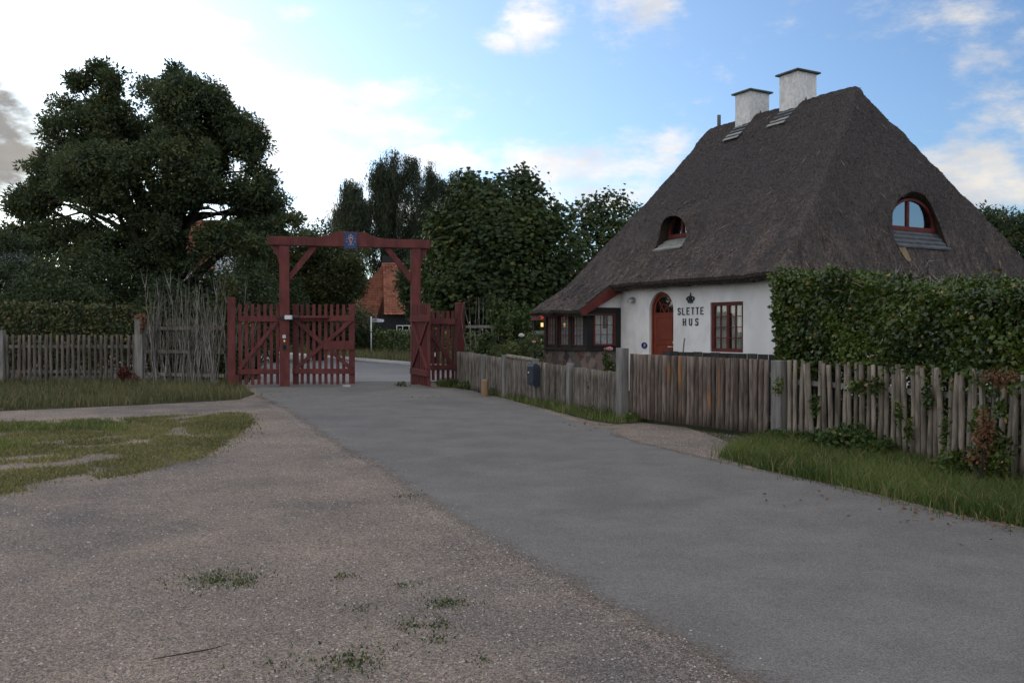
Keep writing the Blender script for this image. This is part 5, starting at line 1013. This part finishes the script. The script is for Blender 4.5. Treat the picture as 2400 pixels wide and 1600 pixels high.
# front dormer
fm = lambda a, z, d: V3((FWX-.01-d, a, z)); hm = lambda b, z, d: V3((b, HWY-.01-d, z))
def dormer(mp, c, z0, hw, h, mull, root, glass, curtain):
    o_ = archpts(c, z0, hw, h); i_ = archpts(c, z0+.075, hw-.07, h-.14); b = MB(); b.ring(mp, o_, i_, .0, .07)
    b.rect(mp, c-hw, c+hw, z0-.03, z0+.075, .0, .075)
    for u in mull: b.rect(mp, c+u-.035, c+u+.035, z0+.07, z0+h-.08, .005, .065)
    wn = b.build('dormer_window', MT['dkred'], root); p = MB(); p.prism(mp, archpts(c, z0+.05, hw-.05, h-.10), .015, .025); p.build('pane', glass, wn)
    if curtain:
        p = MB(); p.prism(mp, [(c-hw+.1,z0+.08),(c-.12,z0+.08),(c-.22,z0+h*.62)], -.05, -.04); p.build('curtain', MT['curtain'], wn)
    p = MB(); p.prism(mp, archpts(c, z0-.05, hw+.25, h+.25), -.30, -.28); p.build('room_darkness', MT['interior'], wn)
    return wn
dormer(fm, FA[0]-.02, 4.05, .56, .66, (0,), house, MT['glass'], True)
dormer(hm, 5.07, 4.02, .88, .76, (-.12,), house, MT['skyglass'], False)
def slats(root, name, mp, u0, u1, rows, mat, taper=0):
    s = MB()
    for i, (d0, z0, d1, z1) in enumerate(rows):
        k = taper*i; vs = [mp(u0+k, z0-.02, d0+.03), mp(u1-k, z0-.02, d0+.03), mp(u1-k, z1, d1), mp(u0+k, z1, d1), mp(u0+k, z0+.015, d0+.035), mp(u1-k, z0+.015, d0+.035), mp(u1-k, z1+.015, d1), mp(u0+k, z1+.015, d1)]
        s.add(vs, [(0,1,2,3),(4,5,6,7),(0,1,5,4),(1,2,6,5),(2,3,7,6),(3,0,4,7)])
    return s.build(name, mat, root)
rows = [(FWX-.86-.54*i/3+.02, 3.70+.11*i, FWX-.86-.54*(i+1)/3-.02, 3.70+.11*(i+1)) for i in range(3)]
slats(house, 'sill_slates', lambda u, z, d: V3((FWX-d, u, z)), FA[0]-.54, FA[0]+.54, rows, MT['slatepale'], .0)
rows = [(HWY-.316-.424*i/4+.03, 3.56+.115*i, HWY-.316-.424*(i+1)/4-.0, 3.56+.115*(i+1)) for i in range(4)]
slats(house, 'sill_slates', lambda u, z, d: V3((u, HWY-d, z)), HA[0]-.94, HA[0]+.98, rows, MT['slate'], .012)
# fresh reed repair below the hip dormer, and above
def patch(pl, name, amp=.03):
    pl = [tuple(p) for p in pl]; d = dens(pl, .05); P_, N_ = surf(d); P_ = P_+N_*amp; c, _n = surf([tuple(np.mean(np.array(pl), 0))]); c = c+_n*amp
    me = bpy.data.meshes.new(name); me.from_pydata([tuple(p) for p in P_]+[tuple(c[0])], [], [(i, (i+1) % len(d), len(d)) for i in range(len(d))]); me.materials.append(MT['straw']); link(name, me, house)
patch([(4.06,.30),(4.30,.30),(4.38,.17),(4.30,.14),(4.20,.16)], 'reed_repair')
# chimneys
def chimney(a0, a1, b0, b1, zb, zt_, name='chimney'):
    b = MB(); b.box(((b0+b1)/2, (a0+a1)/2, (zb+zt_)/2), (b1-b0, a1-a0, zt_-zb)); c = b.build(name, MT['chim'], house, bevel=.01)
    b = MB(); b.box(((b0+b1)/2, (a0+a1)/2, zt_+.022), (b1-b0+.16, a1-a0+.16, .045)); b.build('cap', MT['zinc'], c, bevel=.006)
    s = MB()
    for i in range(4):
        bb_ = b0-.06-.105*i; zz = float(zroof(np.array([bb_]), np.array([(a0+a1)/2]))[0])+.13
        s.box((bb_, (a0+a1)/2+.03*i, zz-.05), (.12, a1-a0-.02, .015), Matrix.Rotation(-.70, 3, 'Y'))
        if i == 1: s.build('flashing_slates', MT['slate'], c); s = MB()
    s.build('flashing_slates', MT['slatepale'], c)
    b = MB(); zz = float(zroof(np.array([4.8]), np.array([a0-.1]))[0]); b.add([(4.62,a0-.005,zz-.3),(4.98,a0-.005,zz-.3),(4.9,a0-.005,zz+.18),(4.7,a0-.14,zz-.05),(4.8,a0-.16,zz-.2)], [(0,1,2),(0,2,3),(2,1,4),(3,2,4)]); b.build('flashing', MT['black'], c)
chimney(3.78, 4.44, 4.57, 5.30, 6.6, 8.58); chimney(5.46, 6.08, 4.50, 5.24, 6.6, 8.44)
b = MB(); b.tube([(4.8,7.08,7.5),(4.8,7.08,8.12)], .055, 10); b.build('vent_pipe', MT['zinc'], house, smooth=True)
# walls
def wall_cdt(name, mp, outline, holes, mat, parent, reveal=.14, st=.4):
    ol = dens(outline, st); allp = [Vector(p) for p in ol]; e = [(i, (i+1) % len(ol)) for i in range(len(ol))]
    for h in holes: k = len(allp); allp += [Vector(p) for p in h]; e += [(k+i, k+(i+1) % len(h)) for i in range(len(h))]
    r = delaunay_2d_cdt(allp, e, [], 0, 1e-6); v = np.array([tuple(p) for p in r[0]]); f = np.array([x for x in r[2] if len(x) == 3]); c = v[f].mean(1); k = inpoly(c, outline)
    for h in holes: k &= ~inpoly(c, h)
    b = MB(); b.add([mp(p[0], p[1], 0) for p in v], [tuple(x) for x in f[k]])
    for h in holes:
        n = len(h); b.add([mp(p[0], p[1], 0) for p in h]+[mp(p[0], p[1], -reveal) for p in h], [(i, (i+1) % n, n+(i+1) % n, n+i) for i in range(n)])
    return b.build(name, mat, parent)
mw = lambda a, z, d: V3((.45-d, a, z)); sw = lambda b_, z, d: V3((b_, 6.10-d, z)); pw = lambda a, z, d: V3((-.64-d, a, z)); ew = lambda b_, z, d: V3((b_, .45-d, z))
dc, dw = 4.39, .48
door_h = [(dc-dw, .10),(dc+dw, .10)]+archpts(dc, 2.10, dw, .48, 22)
win_h = [(1.50,1.11),(2.573,1.11),(2.573,2.26),(1.50,2.26)]
wall_cdt('wall', mw, [(.45,-.1),(6.10,-.1),(6.10,2.95),(.45,2.95)], [door_h, win_h], MT['white'], house)
wall_cdt('end_wall', ew, [(.45,-.1),(9.15,-.1),(9.15,2.95),(.45,2.95)], [], MT['white'], house)
b = MB(); b.add([(.45,8.0,0),(9.15,8.0,0),(9.15,8.0,2.9),(4.8,7.4,7.3),(.45,8.0,2.9),(9.15,.45,0),(9.15,.45,2.9),(.45,6.1,0),(.45,6.1,2.9)], [(0,1,2,3,4),(1,5,6,2),(0,4,8,7)]); b.build('back_wall', MT['white'], house)
# soffit board under the front eave
b = MB(); b.rect(lambda a, z, d: V3((.45-d, a, z)), .40, 6.05, 2.70, 2.80, .004, .20); b.build('eave_board', MT['dkred'], house, bevel=.005)
b = MB(); b.rect(lambda u, z, d: V3((u, .45-d, z)), .30, 9.2, 2.70, 2.80, .004, .20); b.build('eave_board', MT['dkred'], house)
# door
rv_ = -.12; dm = lambda a, z, d: mw(a, z, rv_+d)
b = MB(); o_ = [(dc-dw,.10),(dc+dw,.10)]+archpts(dc, 2.10, dw, .48, 22); i_ = [(dc-dw+.06,.10),(dc+dw-.06,.10)]+archpts(dc, 2.10, dw-.06, .42, 22); b.ring(dm, o_, i_, 0, .05); fr_ = b.build('door_frame', MT['door'], house)
b = MB(); b.prism(dm, [(dc-dw+.065,.12),(dc+dw-.065,.12),(dc+dw-.065,2.02),(dc-dw+.065,2.02)], -.02, .02)
for (z0, z1) in ((1.38,1.96),(.50,1.28)):
    u0, u1 = dc-dw+.16, dc+dw-.16; b.ring(dm, [(u0,z0),(u1,z0),(u1,z1),(u0,z1)], [(u0+.03,z0+.03),(u1-.03,z0+.03),(u1-.03,z1-.03),(u0+.03,z1-.03)], .02, .035)
dr = b.build('door', MT['door'], house, bevel=.003)
b = MB(); b.tube([dm(dc-.36,1.20,.02), dm(dc-.36,1.20,.075), dm(dc-.22,1.20,.08)], [.011,.011,.010], 8); b.build('handle', MT['silver'], dr)
b = MB(); b.tube([dm(dc-.365,1.31,.02), dm(dc-.365,1.31,.035)], .022, 10); b.build('lock', MT['silver'], dr)
b = MB(); o_ = [(dc+dw-.065,2.02)]+archpts(dc, 2.10, dw-.065, .415, 20)+[(dc-dw+.065,2.02)]; i_ = [(dc+dw-.12,2.06)]+archpts(dc, 2.11, dw-.12, .35, 20)+[(dc-dw+.12,2.06)]; b.ring(dm, o_, i_, -.01, .025)
for an in (50,130): stroke(b, dm, [(dc,2.06),(dc+.34*math.cos(R(an)), 2.06+.40*math.sin(R(an)))], .018, -.005, .022)
stroke(b, dm, [(dc+.17*math.cos(t), 2.06+.21*math.sin(t)) for t in np.linspace(0, math.pi, 12)], .018, -.004, .021); fl_ = b.build('fanlight', MT['door'], house)
b = MB(); b.prism(dm, i_, -.006, .002); b.build('pane', MT['glass'], fl_)
b = MB(); b.prism(dm, [(dc-.45,2.0),(dc+.45,2.0),(dc+.45,2.7),(dc-.45,2.7)], -.35, -.33); b.build('hall_darkness', MT['interior'], fl_)
b = MB(); b.rect(mw, dc-.62, dc+.62, 0, .10, -.1, .35); b.build('door_step', MT['kerb'], house, bevel=.01)
def window(root, mp, u0, u1, z0, z1, cas, cols, rows, mat, fw=.05, mw_=.018, curt=None, rev=-.09, sill=None, lace=None, cf=.0, fd=.06, md=.046):
    m2 = lambda u, z, d: mp(u, z, rev+d); b = MB(); b.ring(m2, [(u0,z0),(u1,z0),(u1,z1),(u0,z1)], [(u0+fw,z0+fw),(u1-fw,z0+fw),(u1-fw,z1-fw),(u0+fw,z1-fw)], 0, fd)
    n = cas; cw = (u1-u0-2*fw)/n
    for k in range(n):
        a, c = u0+fw+cw*k, u0+fw+cw*(k+1)
        if cf: b.ring(m2, [(a+.002,z0+fw),(c-.002,z0+fw),(c-.002,z1-fw),(a+.002,z1-fw)], [(a+cf,z0+fw+cf),(c-cf,z0+fw+cf),(c-cf,z1-fw-cf),(a+cf,z1-fw-cf)], .01, .052)
        for i in range(1, cols): u = a+cf+(c-a-2*cf)*i/cols; b.rect(m2, u-mw_/2, u+mw_/2, z0+fw+cf, z1-fw-cf, .012, md)
        for j in range(1, rows): z = z0+fw+cf+(z1-z0-2*fw-2*cf)*j/rows; b.rect(m2, a+cf, c-cf, z-mw_/2, z+mw_/2, .014, md+.002)
    wn = b.build('window', mat, root)
    p = MB(); p.rect(m2, u0+fw*.6, u1-fw*.6, z0+fw*.6, z1-fw*.6, .015, .019); p.build('pane', MT['glass'], wn)
    for (a, c, za, zb_, mt) in (curt or ()):
        p = MB(); k = max(4, int(abs(c-a)/.02)); vs = []
        for i in range(k+1):
            u = a+(c-a)*i/k; dd = -.028+.012*math.sin(i*1.9)+.006*math.sin(i*.7)
            vs += [m2(u, za+.008*math.sin(i*.9), dd), m2(u, zb_, dd)]
        p.add(vs, [(2*i, 2*i+2, 2*i+3, 2*i+1) for i in range(k)]); p.build('curtain', MT[mt], wn)
    p = MB(); p.rect(m2, u0-.1, u1+.1, z0-.1, z1+.1, -.62, -.60); p.build('room_darkness', MT['interior'], wn)
    if sill: p = MB(); p.rect(mp, u0-.05, u1+.05, z0-.05, z0, -.06, .05); p.build('sill', sill, wn)
    return wn
wn = window(house, mw, 1.50, 2.573, 1.11, 2.26, 2, 2, 4, MT['dkred'], curt=[(2.50,2.16,1.14,2.22,'curtain'),(1.98,1.70,1.14,2.22,'curtain'),(1.70,1.58,1.14,2.22,'curtain')], cf=.035)
b = MB(); b.tube([mw(2.15,1.72,-.17), mw(2.15,2.02,-.17)], [.02,.02], 8); b.build('candle', MT['candle'], wn)
b = MB(); b.tube([mw(1.72,1.13,-.2), mw(1.72,1.30,-.2), mw(1.72,1.36,-.2)], [.05,.04,.012], 8); b.tube([mw(1.60,1.13,-.2), mw(1.62,1.40,-.2)], [.012,.02], 6); b.build('ornament', MT['dkred'], wn)
# porch: black timber, windows, stone plinth
wall_cdt('porch_side', sw, [(-.64,1.10),(.45,1.10),(.45,2.22),(-.64,2.22)], [[(-.45,1.20),(.255,1.20),(.255,2.06),(-.45,2.06)]], MT['black'], house, .06)
b = MB(); b.add([sw(-.62,2.20,-.02), sw(.449,2.20,-.02), sw(.449,2.86,-.02), sw(.10,2.64,-.02), sw(-.62,2.24,-.02)], [(0,1,2,3,4)]); b.build('porch_gable', MT['white'], house)
window(house, sw, -.45, .255, 1.20, 2.06, 1, 3, 3, MT['dkred'], curt=[(-.42,.22,1.22,1.66,'lace'),(.06,.23,1.5,2.04,'lace'),(-.42,-.10,1.5,2.04,'curtain')], rev=-.03, mw_=.016, md=.03)
ww_ = [(7.70,8.16),(7.00,7.48),(6.28,6.81)]
wall_cdt('porch_front', pw, [(6.10,1.10),(8.25,1.10),(8.25,2.32),(6.10,2.32)], [[(a,1.20),(c,1.20),(c,2.02),(a,2.02)] for a, c in ww_], MT['black'], house, .06)
for a, c in ww_: window(house, pw, a, c, 1.20, 2.02, 1, 3, 3, MT['dkred'], fw=.026, curt=[(a+.02,c-.02,1.21,1.60,'lace'),(a+.02,c-.02,1.605,2.01,'curtain')], rev=-.03, mw_=.012, fd=.035, md=.024)
b = MB(); b.rect(pw, 6.08, 8.28, 1.06, 1.13, -.1, .06); b.rect(sw, -.68, .449, 1.06, 1.13, -.1, .05)
for a in (6.14,6.90,7.59,8.21): b.rect(pw, a-.05, a+.05, 1.131, 2.2, -.05, .022)
b.rect(pw, 6.07, 8.28, 2.12, 2.26, -.05, .03); b.build('porch_posts', MT['black'], house, bevel=.004)
def stonemat():
    m, t, n, l, p = newmat('rubble_stone'); tc = n.new('ShaderNodeTexCoord'); v = n.new('ShaderNodeTexVoronoi'); v.inputs['Scale'].default_value = 4.2; v.inputs['Randomness'].default_value = 1
    nzd = n.new('ShaderNodeTexNoise'); nzd.inputs['Scale'].default_value = 3; l.new(tc.outputs['Object'], nzd.inputs['Vector']); mxv = n.new('ShaderNodeMix'); mxv.data_type = 'VECTOR'; mxv.inputs[0].default_value = .12; l.new(tc.outputs['Object'], mxv.inputs[4]); l.new(nzd.outputs['Color'], mxv.inputs[5])
    l.new(mxv.outputs[1], v.inputs['Vector']); v2 = n.new('ShaderNodeTexVoronoi'); v2.feature = 'DISTANCE_TO_EDGE'; v2.inputs['Scale'].default_value = 4.2; l.new(mxv.outputs[1], v2.inputs['Vector'])
    sp_ = n.new('ShaderNodeSeparateColor'); l.new(v.outputs['Color'], sp_.inputs[0]); cr = n.new('ShaderNodeValToRGB'); l.new(sp_.outputs[0], cr.inputs[0]); cr.color_ramp.interpolation = 'CONSTANT'; e = cr.color_ramp.elements
    e[0].color = (.10,.08,.07,1); e[1].position = .85; e[1].color = (.035,.035,.04,1)
    for ps, c in ((.2,(.19,.13,.115)),(.4,(.12,.055,.035)),(.55,(.24,.17,.15)),(.7,(.10,.09,.085))): x = e.new(ps); x.color = (*c, 1)
    mr = n.new('ShaderNodeMapRange'); mr.inputs[1].default_value = .012; mr.inputs[2].default_value = .035; l.new(v2.outputs['Distance'], mr.inputs[0]); mx = n.new('ShaderNodeMix'); mx.data_type = 'RGBA'; mx.inputs[6].default_value = (.24,.21,.19,1); l.new(cr.outputs[0], mx.inputs[7]); l.new(mr.outputs[0], mx.inputs[0])
    l.new(mx.outputs[2], p.inputs['Base Color']); p.inputs['Roughness'].default_value = .85
    bp = n.new('ShaderNodeBump'); bp.inputs['Distance'].default_value = .03; l.new(mr.outputs[0], bp.inputs['Height']); l.new(bp.outputs[0], p.inputs['Normal']); return m
b = MB(); b.rect(pw, 6.12, 8.24, -.05, 1.06, -.3, .0); b.rect(sw, -.64, .449, -.05, 1.06, -.3, -.01); b.build('stone_plinth', stonemat(), house)
# bargeboard of the porch roof
b = MB(); b.prism(lambda u, z, d: V3((u, 5.97-d, z)), [(-1.0,2.13),(-.88,1.99),(.34,2.62),(.34,2.76),(.05,2.76),(-.10,2.68)], .0, .05); b.build('bargeboard', MT['dkred'], house)
b = MB(); b.prism(lambda u, z, d: V3((u, 6.13-d, z)), [(-.86,2.06),(.40,2.69),(.40,2.80),(-.86,2.13)], -2.2, -.0); b.build('porch_soffit', MT['black'], house)
# lettering, crown, lamp, plaque
def glyph(ch, w_, h):
    k = .0
    if ch == 'L': return [[(0,h),(0,0),(w_,0)]], [[(-.02,h),(.02,h)]], w_
    if ch == 'E': return [[(w_,h),(0,h),(0,0),(w_,0)], [(0,h*.52),(w_*.8,h*.52)]], [], w_
    if ch == 'T': return [[(0,h),(w_,h)], [(w_/2,h),(w_/2,0)]], [[(w_/2-.02,0),(w_/2+.02,0)]], w_
    if ch == 'H': return [[(0,h),(0,0)], [(w_,h),(w_,0)], [(0,h*.5),(w_,h*.5)]], [[(-.018,h),(.018,h)],[(-.018,0),(.018,0)],[(w_-.018,h),(w_+.018,h)],[(w_-.018,0),(w_+.018,0)]], w_
    if ch == 'U': return [[(0,h),(0,h*.3)]+[(w_/2-w_/2*math.cos(t), h*.3-h*.3*math.sin(t)) for t in np.linspace(0, math.pi, 9)]+[(w_,h)]], [[(-.018,h),(.018,h)],[(w_-.018,h),(w_+.018,h)]], w_
    if ch == 'S':
        up = [(w_/2+w_/2*math.cos(t), h*.75+h*.25*math.sin(t)) for t in np.linspace(.35, 4.5, 12)]; lo = [(w_/2+w_/2*math.cos(t), h*.26+h*.26*math.sin(t)) for t in np.linspace(1.3, -2.8, 12)]
        return [up+lo], [[(w_*.97,h*.98),(w_*.97,h*.80)],[(w_*.02,.0),(w_*.02,h*.2)]], w_
def word(txt, a_left, a_right, z0, h):
    n = len(txt); w_ = .085; L_ = a_left-a_right; gap = (L_-w_*n)/(n-1) if n > 1 else 0; b = MB(); u = 0
    for i, ch in enumerate(txt):
        st_, sr, _ = glyph(ch, w_, h); mp = lambda x, z, d, u=u: mw(a_left-u-x, z0+z, d)
        for p in st_: stroke(b, mp, p, .024, .004, .018)
        for p in sr: stroke(b, mp, p, .014, .005, .019)
        b.build('letter', MT['greenmetal'], house); b = MB(); u += w_+gap
word('SLETTE', 3.722, 2.806, 1.997, .155); word('HUS', 3.526, 2.99, 1.735, .155)
b = MB(); cm = lambda u, v, d: mw(3.257-u, 2.27+v, d); b.prism(cm, [(-.075,0),(.075,0),(.085,.05),(-.085,.05)], .004, .035)
for s in (-1,1):
    stroke(b, cm, curve(lambda t: (s*(.075+.062*math.sin(t*2.9)-.07*t**3), .045+.115*t**.8), 10), .032, .004, .03); stroke(b, cm, curve(lambda t: (s*(.03*(1-t)+.02*math.sin(t*3)), .05+.11*t), 6), .022, .006, .033)
b.prism(cm, [(-.05,.04),(.05,.04),(.02,.10),(-.02,.10)], .004, .028); stroke(b, cm, [(0,.04),(0,.20)], .022, .006, .034); stroke(b, cm, [(0,.19),(0,.245)], .012, .006, .02); stroke(b, cm, [(-.018,.225),(.018,.225)], .010, .006, .02); b.build('crown_emblem', MT['greenmetal'], house)
lp0 = MB(); vs = []; n = 12
for j in range(6):
    ph = j/5*math.pi/2
    for i in range(n+1):
        t = math.pi*i/n; vs.append(mw(5.55+.115*math.cos(t)*math.cos(ph), 2.36+.135*math.sin(ph)*(1) , .004+.17*math.sin(t)*math.cos(ph)))
lp0.add(vs, [(j*(n+1)+i, j*(n+1)+i+1, (j+1)*(n+1)+i+1, (j+1)*(n+1)+i) for j in range(5) for i in range(n)]); lp0.build('wall_lamp', MT['grey'], house, smooth=True)
b = MB(); b.prism(mw, [(5.06+.115*math.cos(t), 1.22+.082*math.sin(t)) for t in np.linspace(0, 6.283, 25)[:-1]], .004, .022); pq = b.build('number_plate', MT['blue'], house)
b = MB(); nm2 = lambda u, v, d: mw(5.075-u, 1.20+v, d)
stroke(b, nm2, [(0,.045),(.012,.058),(.026,.052),(.026,.035),(0,0),(.030,0)], .008, .0225, .025)
stroke(b, nm2, [(.045,.030),(.045,.052),(.058,.058),(.070,.052),(.070,.034),(.045,.026),(.045,.006),(.058,0),(.070,.006),(.070,.026)], .008, .0225, .025)
stroke(b, nm2, [(.0,-.03),(.07,-.03)], .006, .0225, .025); b.build('digits', MT['signwhite'], pq)
b = MB(); b.tube([(0,0,0),(.10,-.16,1.42)], .016, 8); o = b.build('broom_handle', MT['broom']); q = WORLD[house.name] @ V3((.22,3.42,0)); o.location = q; tag(o, 'wooden broom handle leaning on the white wall below the lettering', 'broom handle')
# lean-to beside the porch with its lit lantern
lt = empty('garden_shed', WORLD[house.name] @ V3((.6,9.3,0)), HR); tag(lt, 'low black lean-to with red fascia left of the thatched porch', 'shed')
b = MB(); b.box((1.2,.2,1.0), (2.0,1.7,2.0)); b.build('wall', MT['black'], lt)
b = MB(); b.box((-.45,.1,2.02), (.05,2.1,.20)); b.build('fascia', MT['dkred'], lt); b = MB(); b.box((.4,.1,2.14), (1.8,2.2,.05)); b.build('roof', MT['slate'], lt)
b = MB(); b.beam((-.42,-.75,.0), (-.42,-.75,2.0), .07, .07, (0,1,0)); b.beam((-.42,.95,.0), (-.42,.95,2.0), .07, .07, (0,1,0)); b.build('post', MT['blackboard'], lt); b = MB(); b.beam((-.42,-.9,1.55), (-.42,1.05,1.55), .05, .10); b.build('rail', MT['post'], lt)
lq = P(1270.5,761,24.35); ln2 = empty('lantern', lq); tag(ln2, 'small lit lantern glowing orange beside the porch', 'lantern')
b = MB(); b.tube([(0,0,-.055),(0,0,.055)], .036, 10); b.build('glass', MT['glow'], ln2); b = MB(); b.tube([(0,0,.056),(0,0,.075),(0,0,.10)], [.045,.045,.01], 10); b.tube([(0,0,-.075),(0,0,-.056)], .042, 10); b.build('cap', MT['dark'], ln2); b = MB(); b.tube([(0,0,.10),(0,0,.30)], .004, 5); b.build('chain', MT['dark'], ln2)
b = MB()
for (u, v) in ((0,.16),(.015,.19),(-.01,.22),(.01,.27),(0,.31),(-.012,.33)): b.tube([(u,.02,v),(u+random.uniform(-.03,.03),.03,v+.035)], [.016,.006], 6)
o = b.build('red_ornament', MT['ember']); o.location = lq; tag(o, 'small glowing red ornament hanging above the lit lantern', 'ornament')
# stone bits beside the gate
b = MB(); b.box((0,0,.03), (.22,.12,.06), Matrix.Rotation(.3, 3, 'Z')); o = b.build('edge_stone', MT['kerb'], bevel=.015); o.location = P(812,907); tag(o, 'small white stone on the asphalt under the left gate leaf', 'stone')
